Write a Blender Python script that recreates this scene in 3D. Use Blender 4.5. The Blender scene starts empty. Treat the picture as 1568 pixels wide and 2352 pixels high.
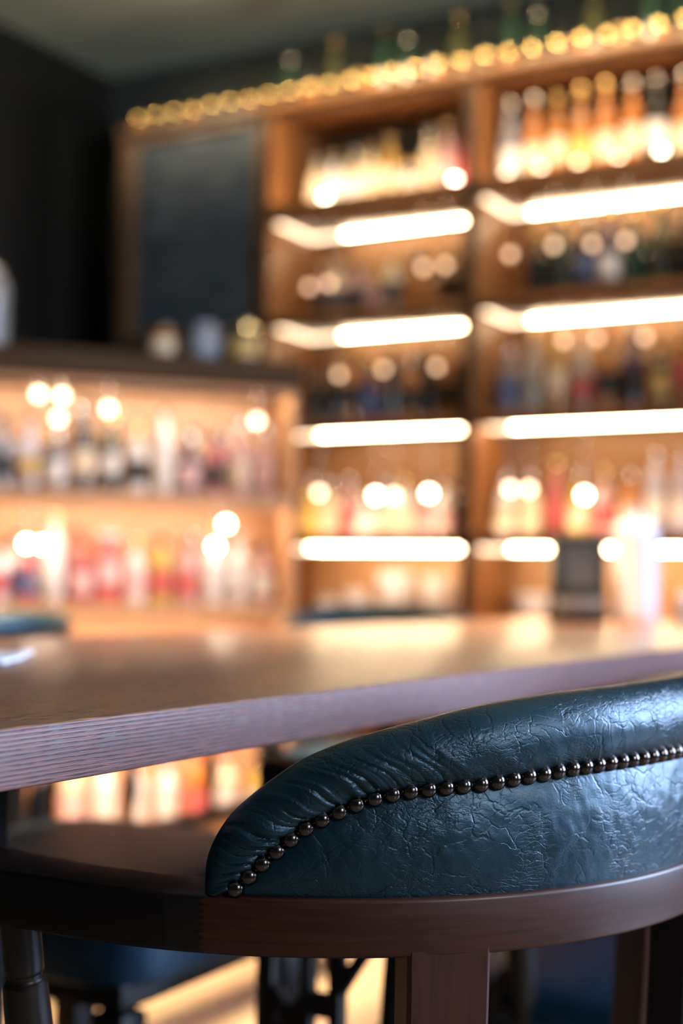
import bpy, bmesh, math, random
from mathutils import Vector, Matrix, noise as mnoise
random.seed(7)
scn = bpy.context.scene
COL = scn.collection
PI = math.pi
FLOOR = -0.05

# ------------------------------------------------------------------ helpers
def link(o, parent=None):
    COL.objects.link(o)
    if parent: o.parent = parent
    return o

def tag(o, label=None, cat=None, group=None, kind=None):
    if label: o['label'] = label
    if cat: o['category'] = cat
    if group: o['group'] = group
    if kind: o['kind'] = kind
    return o

def thing(name, label, cat, loc=(0, 0, 0), rz=0, group=None):
    o = bpy.data.objects.new(name, None)
    o.empty_display_size = .05
    link(o); o.location = loc; o.rotation_euler = (0, 0, rz)
    return tag(o, label, cat, group)

def finish(name, bm, mat, parent=None, smooth=True, recalc=True):
    if recalc: bmesh.ops.recalc_face_normals(bm, faces=bm.faces[:])
    me = bpy.data.meshes.new(name)
    bm.to_mesh(me); bm.free()
    for m in (mat if isinstance(mat, (list, tuple)) else [mat]): me.materials.append(m)
    if smooth:
        for p in me.polygons: p.use_smooth = True
        try: me.set_sharp_from_angle(angle=math.radians(38))
        except Exception: pass
    o = bpy.data.objects.new(name, me)
    return link(o, parent)

def box(bm, c, s, bev=0.0, rz=0, seg=2):
    r = bmesh.ops.create_cube(bm, size=1)
    vs = r['verts']
    bmesh.ops.scale(bm, vec=s, verts=vs)
    if bev > 0:
        es = list({e for v in vs for e in v.link_edges})
        rb = bmesh.ops.bevel(bm, geom=es, offset=bev, segments=seg, affect='EDGES', profile=.5)
        vs = list({v for f in rb['faces'] for v in f.verts} | {v for v in vs if v.is_valid})
    if rz: bmesh.ops.rotate(bm, cent=(0, 0, 0), matrix=Matrix.Rotation(rz, 3, 'Z'), verts=vs)
    bmesh.ops.translate(bm, vec=c, verts=vs)
    return vs

def bxo(name, mat, c, s, parent=None, bev=0.0, rz=0):
    bm = bmesh.new(); box(bm, c, s, bev, rz)
    return finish(name, bm, mat, parent)

def lathe(bm, prof, seg=24, base=(0, 0, 0), axis=None):
    """prof: list of (r, z) from bottom to top"""
    rings = []
    b = Vector(base)
    M = None
    if axis is not None:
        M = Vector((0, 0, 1)).rotation_difference(Vector(axis).normalized()).to_matrix()
    for r, z in prof:
        ring = []
        for i in range(seg):
            a = 2 * PI * i / seg
            p = Vector((r * math.cos(a), r * math.sin(a), z))
            if M: p = M @ p
            ring.append(bm.verts.new(p + b))
        rings.append(ring)
    for a, c in zip(rings, rings[1:]):
        for i in range(seg):
            j = (i + 1) % seg
            bm.faces.new((a[i], a[j], c[j], c[i]))
    bm.faces.new(rings[0][::-1]); bm.faces.new(rings[-1])

def smooth_prof(pts, n=5):
    """Catmull-Rom through profile points"""
    out = []
    P = [pts[0]] + list(pts) + [pts[-1]]
    for i in range(1, len(P) - 2):
        p0, p1, p2, p3 = P[i - 1], P[i], P[i + 1], P[i + 2]
        for k in range(n):
            t = k / n
            out.append(tuple(.5 * (2 * p1[d] + (p2[d] - p0[d]) * t + (2 * p0[d] - 5 * p1[d] + 4 * p2[d] - p3[d]) * t * t + (3 * p1[d] - p0[d] - 3 * p2[d] + p3[d]) * t ** 3) for d in range(len(p1))))
    out.append(tuple(pts[-1]))
    return out

# ------------------------------------------------------------------ materials
def M(name):
    m = bpy.data.materials.new(name); m.use_nodes = True
    nt = m.node_tree
    return m, nt, nt.nodes['Principled BSDF']

def node(nt, typ, **kw):
    n = nt.nodes.new(typ)
    for k, v in kw.items():
        if k.startswith('i_'):
            key = k[2:]
            n.inputs[int(key) if key.isdigit() else key.replace('_', ' ')].default_value = v
        else: setattr(n, k, v)
    return n

def L(nt, a, b): nt.links.new(a, b)

def ramp(nt, stops):
    n = nt.nodes.new('ShaderNodeValToRGB')
    el = n.color_ramp.elements
    el[0].position, el[0].color = stops[0][0], (*stops[0][1], 1) if len(stops[0][1]) == 3 else stops[0][1]
    el[1].position, el[1].color = stops[-1][0], (*stops[-1][1], 1)
    for p, c in stops[1:-1]:
        e = el.new(p); e.color = (*c, 1)
    return n

def plain(name, col, rough=.5, metal=0, coat=0, trans=0, spec=.5, vary=.15, scale=40, emis=0, ior=1.45):
    m, nt, b = M(name)
    tc = node(nt, 'ShaderNodeTexCoord')
    nz = node(nt, 'ShaderNodeTexNoise', i_Scale=scale, i_Detail=3.0)
    L(nt, tc.outputs['Object'], nz.inputs['Vector'])
    d = tuple(c * (1 - vary) for c in col); e = tuple(min(1, c * (1 + vary)) for c in col)
    r = ramp(nt, [(.3, d), (.7, e)])
    L(nt, nz.outputs['Fac'], r.inputs['Fac']); L(nt, r.outputs['Color'], b.inputs['Base Color'])
    b.inputs['Roughness'].default_value = rough
    b.inputs['Metallic'].default_value = metal
    b.inputs['Coat Weight'].default_value = coat
    b.inputs['Coat Roughness'].default_value = .08
    b.inputs['Transmission Weight'].default_value = trans
    b.inputs['Specular IOR Level'].default_value = spec
    b.inputs['IOR'].default_value = ior
    return m

def glow(name, col, strength):
    m, nt, b = M(name)
    b.inputs['Base Color'].default_value = (*col, 1)
    b.inputs['Emission Color'].default_value = (*col, 1)
    b.inputs['Emission Strength'].default_value = strength
    return m

def wood(name, dark, light, sc=(60, 3, 60), rough=.35, coat=.3, bump=.2, dist=.0006, coord='Object', pore=.0, spec=.5, coatr=.15, rot=None):
    """grain runs along the axis with the small scale"""
    m, nt, b = M(name)
    tc = node(nt, 'ShaderNodeTexCoord')
    mp = node(nt, 'ShaderNodeMapping'); mp.inputs['Scale'].default_value = sc
    if rot: mp.inputs['Rotation'].default_value = rot
    L(nt, tc.outputs[coord], mp.inputs['Vector'])
    n1 = node(nt, 'ShaderNodeTexNoise', i_Scale=1.0, i_Detail=6.0, i_Roughness=.6, i_Distortion=.6)
    L(nt, mp.outputs['Vector'], n1.inputs['Vector'])
    mp2 = node(nt, 'ShaderNodeMapping'); mp2.inputs['Scale'].default_value = tuple(s * 7 for s in sc)
    L(nt, tc.outputs[coord], mp2.inputs['Vector'])
    n2 = node(nt, 'ShaderNodeTexNoise', i_Scale=1.0, i_Detail=2.0)
    L(nt, mp2.outputs['Vector'], n2.inputs['Vector'])
    mx = node(nt, 'ShaderNodeMath', operation='MULTIPLY_ADD'); mx.inputs[1].default_value = .35
    L(nt, n2.outputs['Fac'], mx.inputs[0]); L(nt, n1.outputs['Fac'], mx.inputs[2])
    r = ramp(nt, [(.42, dark), (.78, light)])
    L(nt, mx.outputs[0], r.inputs['Fac']); L(nt, r.outputs['Color'], b.inputs['Base Color'])
    b.inputs['Roughness'].default_value = rough
    b.inputs['Coat Weight'].default_value = coat
    b.inputs['Coat Roughness'].default_value = coatr
    b.inputs['Specular IOR Level'].default_value = spec
    bp = node(nt, 'ShaderNodeBump', i_Strength=bump, i_Distance=dist)
    L(nt, mx.outputs[0], bp.inputs['Height']); L(nt, bp.outputs['Normal'], b.inputs['Normal'])
    return m

# dark mahogany for chairs
MAT_RAIL = wood('mahogany_rail', (.016, .0036, .0016), (.044, .0112, .0048), (14, 260, 1), .42, .06, .10, .0003, 'UV', spec=.35)
MAT_ARM = wood('dark_stained_arm', (.0032, .0023, .0016), (.0054, .0038, .0027), (14, 260, 1), .42, .06, .08, .0003, 'UV', spec=.25)
MAT_POST = wood('mahogany_post', (.024, .0062, .0030), (.046, .0130, .0062), (120, 120, 9), .42, .06, .08, .0003, spec=.35)
MAT_TURN = wood('dark_turned_wood', (.0055, .0038, .0027), (.012, .0075, .005), (120, 120, 9), .40, .1, .08, .0003, spec=.35)
MAT_BENCH = wood('polished_bench_wood', (.05, .022, .010), (.12, .055, .024), (90, 8, 90), .28, .4, .1, .0003)
MAT_SEATWOOD = wood('seat_wood', (.03, .012, .007), (.08, .032, .017), (90, 8, 90), .35, .4, .1, .0003)

# rail: the finger joint, a zigzag border between the dark arm wood and the red back wood
def finger_joint(m, u0):
    nt = m.node_tree; b = nt.nodes['Principled BSDF']
    tc = node(nt, 'ShaderNodeTexCoord'); sp = node(nt, 'ShaderNodeSeparateXYZ')
    L(nt, tc.outputs['UV'], sp.inputs[0])
    pp = node(nt, 'ShaderNodeMath', operation='PINGPONG'); pp.inputs[1].default_value = .0021
    L(nt, sp.outputs['Y'], pp.inputs[0])
    ml = node(nt, 'ShaderNodeMath', operation='MULTIPLY'); ml.inputs[1].default_value = 2.4
    L(nt, pp.outputs[0], ml.inputs[0])
    ab = node(nt, 'ShaderNodeMath', operation='ABSOLUTE'); L(nt, sp.outputs['X'], ab.inputs[0])
    ad = node(nt, 'ShaderNodeMath', operation='ADD'); L(nt, ab.outputs[0], ad.inputs[0]); L(nt, ml.outputs[0], ad.inputs[1])
    gt = node(nt, 'ShaderNodeMapRange'); gt.inputs['From Min'].default_value = u0 - .0004; gt.inputs['From Max'].default_value = u0 + .0004
    L(nt, ad.outputs[0], gt.inputs['Value'])
    src = b.inputs['Base Color'].links[0].from_socket
    mix = node(nt, 'ShaderNodeMix', data_type='RGBA')
    mix.inputs['B'].default_value = (.0043, .0030, .0021, 1)
    L(nt, gt.outputs['Result'], mix.inputs['Factor']); L(nt, src, mix.inputs['A'])
    L(nt, mix.outputs['Result'], b.inputs['Base Color'])

# leather -----------------------------------------------------------------
def leather(name, c1, c2, crack=1.0, rough=.36):
    m, nt, b = M(name)
    tc = node(nt, 'ShaderNodeTexCoord')
    def mth(op, a, c=None, clamp=False):
        n = node(nt, 'ShaderNodeMath', operation=op, use_clamp=clamp)
        for k, v in enumerate((a, c)):
            if v is None: continue
            if isinstance(v, (int, float)): n.inputs[k].default_value = v
            else: L(nt, v, n.inputs[k])
        return n.outputs[0]
    def rng(v, a, c, smooth=True):
        r = node(nt, 'ShaderNodeMapRange', interpolation_type='SMOOTHSTEP' if smooth else 'LINEAR')
        r.inputs['From Min'].default_value = a; r.inputs['From Max'].default_value = c
        L(nt, v, r.inputs['Value']); return r.outputs['Result']
    def noise(scale, det=2.0, vec=None, rough_=.5, msc=None):
        n = node(nt, 'ShaderNodeTexNoise', i_Scale=scale, i_Detail=det, i_Roughness=rough_)
        src = vec or tc.outputs['Object']
        if msc:
            mp = node(nt, 'ShaderNodeMapping'); mp.inputs['Scale'].default_value = msc
            L(nt, src, mp.inputs['Vector']); src = mp.outputs['Vector']
        L(nt, src, n.inputs['Vector']); return n
    def warp(scale, amt, det=3.0):
        wn = noise(scale, det)
        sub = node(nt, 'ShaderNodeVectorMath', operation='SUBTRACT'); sub.inputs[1].default_value = (.5, .5, .5)
        L(nt, wn.outputs['Color'], sub.inputs[0])
        sc = node(nt, 'ShaderNodeVectorMath', operation='SCALE'); sc.inputs['Scale'].default_value = amt
        L(nt, sub.outputs[0], sc.inputs[0])
        ad = node(nt, 'ShaderNodeVectorMath', operation='ADD')
        L(nt, tc.outputs['Object'], ad.inputs[0]); L(nt, sc.outputs[0], ad.inputs[1]); return ad.outputs[0]
    w1 = warp(32, .030, 4.0); w2 = warp(70, .012, 3.0)
    def cracks(scale, w0, vec, mapsc, rot):
        mp = node(nt, 'ShaderNodeMapping'); mp.inputs['Scale'].default_value = mapsc; mp.inputs['Rotation'].default_value = rot
        L(nt, vec, mp.inputs['Vector'])
        v = node(nt, 'ShaderNodeTexVoronoi', feature='DISTANCE_TO_EDGE', i_Scale=scale)
        L(nt, mp.outputs['Vector'], v.inputs['Vector'])
        return mth('SUBTRACT', 1.0, rng(v.outputs['Distance'], 0, w0))
    g1 = rng(noise(15, 2).outputs['Fac'], .40, .60)
    g2 = rng(noise(24, 1, w2).outputs['Fac'], .46, .60)
    g3 = rng(noise(40, 2, w1).outputs['Fac'], .42, .58)
    c_big = mth('MULTIPLY', cracks(30, .055, w1, (1, 1, 1.2), (.5, .3, .2)), g2)
    c_mid = mth('MULTIPLY', cracks(70, .085, w1, (1, 1, 1.5), (.1, .6, .4)), g3)
    c_hor = mth('MULTIPLY', cracks(120, .12, w2, (.55, .55, 2.3), (0, .12, .1)), g1)
    c_fin = mth('MULTIPLY', cracks(300, .20, w2, (.8, .8, 1.7), (0, .25, .1)), g1)
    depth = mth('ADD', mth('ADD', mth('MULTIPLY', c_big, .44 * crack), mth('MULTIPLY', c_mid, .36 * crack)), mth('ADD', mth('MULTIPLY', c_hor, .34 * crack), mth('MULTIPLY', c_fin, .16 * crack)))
    und = noise(42, 5, w2, .6)
    und2 = noise(150, 3, w2, .55, (1, 1, 1.5))
    grain = noise(900, 2)
    h = mth('ADD', mth('ADD', mth('MULTIPLY', depth, -.62), mth('MULTIPLY', und.outputs['Fac'], .70)), mth('ADD', mth('MULTIPLY', grain.outputs['Fac'], .10), mth('MULTIPLY', und2.outputs['Fac'], .22)))
    bp = node(nt, 'ShaderNodeBump', i_Strength=.8, i_Distance=.0009)
    L(nt, h, bp.inputs['Height']); L(nt, bp.outputs['Normal'], b.inputs['Normal'])
    r = ramp(nt, [(.3, c1), (.7, c2)])
    L(nt, und.outputs['Fac'], r.inputs['Fac'])
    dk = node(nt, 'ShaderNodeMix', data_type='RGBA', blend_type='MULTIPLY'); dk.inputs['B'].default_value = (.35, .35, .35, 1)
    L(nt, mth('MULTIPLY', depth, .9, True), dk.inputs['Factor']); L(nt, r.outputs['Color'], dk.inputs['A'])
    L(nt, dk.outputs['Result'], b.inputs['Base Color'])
    rr = node(nt, 'ShaderNodeMapRange'); rr.inputs['To Min'].default_value = rough - .05; rr.inputs['To Max'].default_value = rough + .10
    L(nt, und2.outputs['Fac'], rr.inputs['Value']); L(nt, rr.outputs['Result'], b.inputs['Roughness'])
    b.inputs['Specular IOR Level'].default_value = .66
    b.inputs['Specular Tint'].default_value = (.50, .78, 1.0, 1)  # bluish cast of the highlights put in by tint
    return m

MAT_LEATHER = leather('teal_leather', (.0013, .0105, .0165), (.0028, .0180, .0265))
MAT_LEATHER_SEAT = leather('blue_seat_leather', (.0022, .016, .036), (.0045, .026, .052), .5, .4)
MAT_NAIL = plain('dark_bronze_nail', (.095, .080, .076), .18, 1.0, vary=.3, scale=300)
MAT_STRIP = plain('nail_strip_metal', (.30, .26, .24), .25, 1.0)

# table ---------------------------------------------------------------------
def table_wood():
    m, nt, b = M('brown_oak_table')
    tc = node(nt, 'ShaderNodeTexCoord')
    def nz(scale, det, dist=0.0, off=0):
        mp = node(nt, 'ShaderNodeMapping'); mp.inputs['Scale'].default_value = scale; mp.inputs['Location'].default_value = (off, off, off)
        L(nt, tc.outputs['Object'], mp.inputs['Vector'])
        n = node(nt, 'ShaderNodeTexNoise', i_Scale=1.0, i_Detail=det, i_Roughness=.55, i_Distortion=dist)
        L(nt, mp.outputs['Vector'], n.inputs['Vector']); return n.outputs['Fac']
    # growth-ring lines: bands stacked across the grain, wavering slowly along it
    ring = node(nt, 'ShaderNodeTexWave', wave_type='BANDS', bands_direction='Z', wave_profile='SAW')
    ring.inputs['Scale'].default_value = 1.0; ring.inputs['Distortion'].default_value = 1.5; ring.inputs['Detail'].default_value = 1.0; ring.inputs['Detail Scale'].default_value = .5
    mp = node(nt, 'ShaderNodeMapping'); mp.inputs['Scale'].default_value = (36, 1.6, 105); mp.inputs['Rotation'].default_value = (.03, 0, 0)
    L(nt, tc.outputs['Object'], mp.inputs['Vector']); L(nt, mp.outputs['Vector'], ring.inputs['Vector'])
    pores = nz((900, 38, 1500), 2.0)
    pr = node(nt, 'ShaderNodeMapRange'); pr.inputs['From Min'].default_value = .30; pr.inputs['From Max'].default_value = .56
    L(nt, pores, pr.inputs['Value'])
    broad = nz((26, 1.6, 60), 4.0, .5)
    a = node(nt, 'ShaderNodeMath', operation='MULTIPLY'); L(nt, ring.outputs['Fac'], a.inputs[0]); L(nt, pr.outputs['Result'], a.inputs[1])
    pw = node(nt, 'ShaderNodeMath', operation='POWER'); L(nt, a.outputs[0], pw.inputs[0]); pw.inputs[1].default_value = 1.3
    r = ramp(nt, [(.3, (.26, .105, .036)), (.55, (.34, .145, .053)), (.75, (.40, .185, .075))])
    L(nt, broad, r.inputs['Fac'])
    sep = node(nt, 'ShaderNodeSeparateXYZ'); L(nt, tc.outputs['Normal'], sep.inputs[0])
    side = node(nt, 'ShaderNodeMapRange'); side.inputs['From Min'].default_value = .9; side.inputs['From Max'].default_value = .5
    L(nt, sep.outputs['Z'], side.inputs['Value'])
    r2 = ramp(nt, [(.3, (.150, .062, .052)), (.55, (.20, .086, .073)), (.75, (.25, .116, .100))]); L(nt, broad, r2.inputs['Fac'])  # side faces more mauve: the cool daylight on them put into the colour
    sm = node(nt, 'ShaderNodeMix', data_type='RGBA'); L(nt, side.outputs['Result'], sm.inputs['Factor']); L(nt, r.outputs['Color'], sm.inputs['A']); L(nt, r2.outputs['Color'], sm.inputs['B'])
    dk = node(nt, 'ShaderNodeMix', data_type='RGBA'); dk.inputs['B'].default_value = (.020, .014, .020, 1)
    fac = node(nt, 'ShaderNodeMath', operation='MULTIPLY', use_clamp=True); fac.inputs[1].default_value = 1.6; L(nt, pw.outputs[0], fac.inputs[0])
    L(nt, fac.outputs[0], dk.inputs['Factor']); L(nt, sm.outputs['Result'], dk.inputs['A'])
    L(nt, dk.outputs['Result'], b.inputs['Base Color'])
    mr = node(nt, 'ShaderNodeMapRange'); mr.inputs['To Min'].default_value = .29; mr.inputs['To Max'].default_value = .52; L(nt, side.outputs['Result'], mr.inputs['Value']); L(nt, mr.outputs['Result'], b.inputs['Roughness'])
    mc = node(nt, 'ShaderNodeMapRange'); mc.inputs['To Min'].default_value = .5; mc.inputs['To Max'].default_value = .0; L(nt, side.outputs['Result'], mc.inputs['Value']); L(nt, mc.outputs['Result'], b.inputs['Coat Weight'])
    b.inputs['Specular IOR Level'].default_value = .4; b.inputs['Coat Roughness'].default_value = .20
    bp = node(nt, 'ShaderNodeBump', i_Strength=.6, i_Distance=.0006, invert=True)
    L(nt, pw.outputs[0], bp.inputs['Height']); L(nt, bp.outputs['Normal'], b.inputs['Normal'])
    return m
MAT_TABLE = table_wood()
MAT_IRON = plain('black_painted_wood', (.006, .0055, .005), .7, spec=.2)

# room
MAT_FLOOR = None
def floor_mat():
    m, nt, b = M('tan_tile_floor')
    tc = node(nt, 'ShaderNodeTexCoord')
    br = node(nt, 'ShaderNodeTexBrick', offset=0.0)
    br.inputs['Scale'].default_value = 1.0; br.inputs['Brick Width'].default_value = .6; br.inputs['Row Height'].default_value = .6
    br.inputs['Mortar Size'].default_value = .004
    br.inputs['Color1'].default_value = (.34, .25, .165, 1); br.inputs['Color2'].default_value = (.37, .27, .185, 1); br.inputs['Mortar'].default_value = (.22, .16, .11, 1)
    L(nt, tc.outputs['Object'], br.inputs['Vector'])
    nz = node(nt, 'ShaderNodeTexNoise', i_Scale=5.0, i_Detail=5.0); L(nt, tc.outputs['Object'], nz.inputs['Vector'])
    mx = node(nt, 'ShaderNodeMix', data_type='RGBA', blend_type='MULTIPLY', i_0=.35)
    L(nt, br.outputs['Color'], mx.inputs['A']); L(nt, nz.outputs['Color'], mx.inputs['B'])
    L(nt, mx.outputs['Result'], b.inputs['Base Color'])
    b.inputs['Roughness'].default_value = .22
    return m
MAT_FLOOR = floor_mat()
MAT_CEIL = plain('grey_green_ceiling', (.48, .60, .53), .9, vary=.05, scale=2)
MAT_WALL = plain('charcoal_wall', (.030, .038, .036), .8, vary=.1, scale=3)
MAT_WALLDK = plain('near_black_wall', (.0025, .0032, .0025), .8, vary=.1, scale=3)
MAT_BLACK = plain('black_door_paint', (.004, .004, .004), .6, vary=.1)
MAT_SHELF = wood('orange_brown_shelf', (.16, .062, .018), (.30, .125, .040), (50, 50, 4), .45, .1, .1)
MAT_SHELFH = wood('orange_brown_board', (.16, .062, .018), (.30, .125, .040), (4, 50, 50), .45, .1, .1)
MAT_SHELFDK = wood('dark_brown_trim', (.040, .024, .014), (.070, .044, .027), (4, 50, 50), .7, .0, .1, spec=.15)
MAT_BACKP = wood('shelf_back_wood', (.15, .072, .030), (.28, .135, .056), (4, 50, 50), .6, .05, .1)
MAT_PEACH = wood('pale_peach_cabinet', (.50, .27, .13), (.66, .37, .19), (5, 30, 30), .5, .1, .1)
MAT_LED = glow('warm_light_strip', (1.0, .78, .48), 48)
MAT_FRONT = [glow('added_front_strip', (1.0, .76, .48), g) for g in (22, 12, 80, 34)]
MAT_SIDE_GLOW = glow('side_light_strip', (1.0, .80, .55), 4.5)  # for the added strips that stand in for the glow of lit panels
MAT_LED_PALE = glow('pale_hidden_strip', (1.0, .86, .72), 120)
MAT_LED_HID = glow('warm_hidden_strip', (1.0, .82, .63), 74)
MAT_LED_TOP = glow('warm_upper_strip', (1.0, .76, .50), 50)
def chalk():
    m, nt, b = M('chalkboard_slate')
    tc = node(nt, 'ShaderNodeTexCoord')
    mp = node(nt, 'ShaderNodeMapping'); mp.inputs['Scale'].default_value = (7, 1, 26)
    L(nt, tc.outputs['Object'], mp.inputs['Vector'])
    n = node(nt, 'ShaderNodeTexNoise', i_Scale=1.0, i_Detail=4.0); L(nt, mp.outputs['Vector'], n.inputs['Vector'])
    r = ramp(nt, [(.45, (.034, .050, .072)), (.75, (.085, .11, .14))])
    L(nt, n.outputs['Fac'], r.inputs['Fac']); L(nt, r.outputs['Color'], b.inputs['Base Color'])
    b.inputs['Roughness'].default_value = .45
    return m
MAT_CHALK = chalk()
MAT_FRAME = wood('chalkboard_frame_wood', (.075, .045, .028), (.13, .080, .050), (50, 50, 4), .5, .1, .1)

# ------------------------------------------------------------------ camera
cam_d = bpy.data.cameras.new('camera')
cam = link(bpy.data.objects.new('camera', cam_d))
cam_d.sensor_fit = 'HORIZONTAL'; cam_d.sensor_width = 24.0; cam_d.lens = 50.0
yaw, pitch, roll = math.radians(29.191), math.radians(2.786), math.radians(.901)
cam.matrix_world = Matrix.Translation((0, 0, .836)) @ (Matrix.Rotation(yaw, 4, 'Z') @ Matrix.Rotation(PI / 2 + pitch, 4, 'X') @ Matrix.Rotation(roll, 4, 'Z'))
cam_d.dof.use_dof = True; cam_d.dof.focus_distance = .925; cam_d.dof.aperture_fstop = 2.75
cam_d.clip_start = .02
scn.camera = cam

# ------------------------------------------------------------------ the captain's chair
R0 = .3304            # outer radius of the back rail
ZT = .6333            # rail top
TH = .038             # rail height
RP = R0 - .004        # radius of the leather back panel
SEAT = .335

def interp(tab, x):
    if x <= tab[0][0]: return tab[0][1]
    for (x0, y0), (x1, y1) in zip(tab, tab[1:]):
        if x <= x1: return y0 + (y1 - y0) * (x - x0) / (x1 - x0)
    return tab[-1][1]

NAILC = [(-70.5, 0), (-69.7, 5.6), (-68.2, 13.6), (-66.6, 22.5), (-65.1, 30.3), (-63.5, 38.2), (-61.8, 45.4), (-60, 50.9), (-58.2, 55.7), (-56.3, 60.2), (-54.5, 63.7), (-52.4, 66.3), (-50.4, 68.2), (-48.3, 69.5), (-46.3, 70.3), (-44.2, 71.1), (-42, 71.8), (-40, 72.9), (-37.8, 74.4), (-35.7, 75.6), (-33.8, 76.5), (-31.8, 77.8), (-29.6, 78.9), (-27.4, 79.6), (-25.2, 80.2), (-23, 80.8), (-20.8, 81.1), (-16, 81.8), (-10, 82.3), (0, 82.4)]
OUTC = [(-73.6, 0), (-73.6, 12), (-73.4, 24), (-72.3, 38.5), (-70.6, 52), (-68.1, 65), (-65.7, 75.5), (-63.1, 85.5), (-59.9, 94), (-56.4, 101.2), (-51.8, 108.4), (-48.6, 112.6), (-44, 118.8), (-38.6, 124), (-28.7, 130), (-16, 133.5), (-8, 134.6), (0, 135)]

def full_curve(tab, n, r):
    pts = smooth_prof(tab, 8)
    pts = pts + [(-a, h) for a, h in pts[-2::-1]]
    q = [(math.radians(a), h / 1000) for a, h in pts]
    s = [0]
    for (a0, h0), (a1, h1) in zip(q, q[1:]): s.append(s[-1] + math.hypot((a1 - a0) * r, h1 - h0))
    out = []; j = 0
    for i in range(n + 1):
        t = s[-1] * i / n
        while j < len(s) - 2 and s[j + 1] < t: j += 1
        k = (t - s[j]) / max(1e-9, s[j + 1] - s[j])
        out.append((q[j][0] + (q[j + 1][0] - q[j][0]) * k, q[j][1] + (q[j + 1][1] - q[j][1]) * k))
    return out, s[-1]

def cylp(a, r, h): return Vector((r * math.cos(a), r * math.sin(a), ZT + h))

def n1(x, seed=0.0): return mnoise.noise(Vector((x, seed * 7.31, seed * 3.7 + .5)))

def grid_faces(bm, rows):
    for a, b in zip(rows, rows[1:]):
        for i in range(len(a) - 1):
            bm.faces.new((a[i], a[i + 1], b[i + 1], b[i]))

def make_roll(n=1300):
    N, ln = full_curve(NAILC, n, RP); O, lo = full_curve(OUTC, n, RP)
    rows = []
    A0 = math.radians(72)
    s0 = math.sin(A0)
    NV, NI = 44, 26
    for i in range(n + 1):
        t = i / n
        e = min(t, 1 - t) * ln            # metres along the nail line from the nearer end
        (an, hn), (ao, ho) = N[i], O[i]
        w = math.hypot((ao - an) * RP, ho - hn)
        b = min(.0235, .40 * w + .0015)
        r0 = RP - .0015 - math.cos(A0) * b
        row = []
        sgn = 1 if t < .5 else -1
        endm = max(0.0, 1 - e / .19) ** .8
        midm = .35 + .65 * max(0, 1 - abs(e - .26) / .22)
        for k in range(NV + 1):
            al = -A0 + (PI / 2 + A0) * k / NV
            p = (math.sin(al) + s0) / (1 + s0)
            v = k / NV
            # gathered pleats fan out from the nails
            x = e + sgn * 0 + .006 * n1(v * 3 + e * 9, 2) + v * .010
            f1 = n1(x * 120, 1 + (0 if t < .5 else 40)); f2 = n1(x * 270, 5 + (0 if t < .5 else 40)); f3 = n1(x * 62, 9)
            pleat = (abs(f1) * 1.9) ** .7 * .66 + (abs(f2) * 1.8) ** .7 * .18
            amp = .0105 * endm * math.sin(min(1, v * 3.2 + .12) * PI / 2) * max(0, 1 - v * 1.15) ** 1.1
            sag = .0022 * midm * f3 * max(0, 1 - v) ** 1.2 + .0010 * n1(x * 28, 3) * (1 - v * .5)
            tuck = -.0042 * max(0, n1(e * 46 + v * .5, 12) - .25) * max(0, 1 - v * 1.7) * (1 if .1 < e < .34 else 0)
            rad = r0 + b * math.cos(al) + amp * (pleat - .45) + sag + tuck * 1.2
            row.append(bm_roll.verts.new(cylp(an + (ao - an) * p, rad, hn + (ho - hn) * p)))
        bi = min(.030, .5 * w + .004)
        for k in range(1, 13):
            al = PI / 2 + PI / 2 * k / 12
            p = (math.sin(al) + s0) / (1 + s0)
            row.append(bm_roll.verts.new(cylp(an + (ao - an) * p, r0 + bi * math.cos(al), hn + (ho - hn) * p)))
        pm = s0 / (1 + s0)
        am, hm = an + (ao - an) * pm, hn + (ho - hn) * pm
        for k in range(1, 9):
            row.append(bm_roll.verts.new(cylp(am, r0 - bi, hm * (1 - k / 8))))
        rows.append(row)
    grid_faces(bm_roll, rows)

def make_panel(bm, n=420, m=44):
    N, ln = full_curve(NAILC, n, RP)
    rows = []
    for i in range(n + 1):
        a, hn = N[i]
        hn = max(hn, 0.0) + .0015
        row = []
        for k in range(m + 1):
            v = k / m
            h = hn * v - .0005 * (1 - v)
            s = a * RP
            puff = .0048 * math.sin(min(1, v * 1.02) * PI) * min(1, hn / .05)
            wr = .0006 * n1(s * 30 + h * 8, 21) + .0004 * mnoise.noise(Vector((s * 60 + 5, h * 75, 2.2))) + .0004 * mnoise.noise(Vector((s * 150, h * 130 + s * 60, 7.7)))
            # creases leaning down and out from the nails near the ends
            x = s * 70 - h * 40
            wr += -.0007 * max(0, mnoise.noise(Vector((x, h * 9, 4.4)))) * min(1, abs(a) / .9)
            row.append(bm.verts.new(cylp(a, RP + puff + wr * (.25 + .75 * math.sin(v * PI)) , h)))
        rows.append(row)
    grid_faces(bm, rows)

def round_rect(w0, w1, h, rad, seg=4):
    """cross-section: x from -w0 (inside) to w1 (outside), z from -h to 0"""
    pts = []
    for cx, cz, a0 in ((w1 - rad, -rad, 0), (-w0 + rad, -rad, 90), (-w0 + rad, -h + rad, 180), (w1 - rad, -h + rad, 270)):
        for k in range(seg + 1):
            a = math.radians(a0 + 90 * k / seg)
            pts.append((cx + rad * math.cos(a), cz + rad * math.sin(a)))
    return pts

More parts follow.
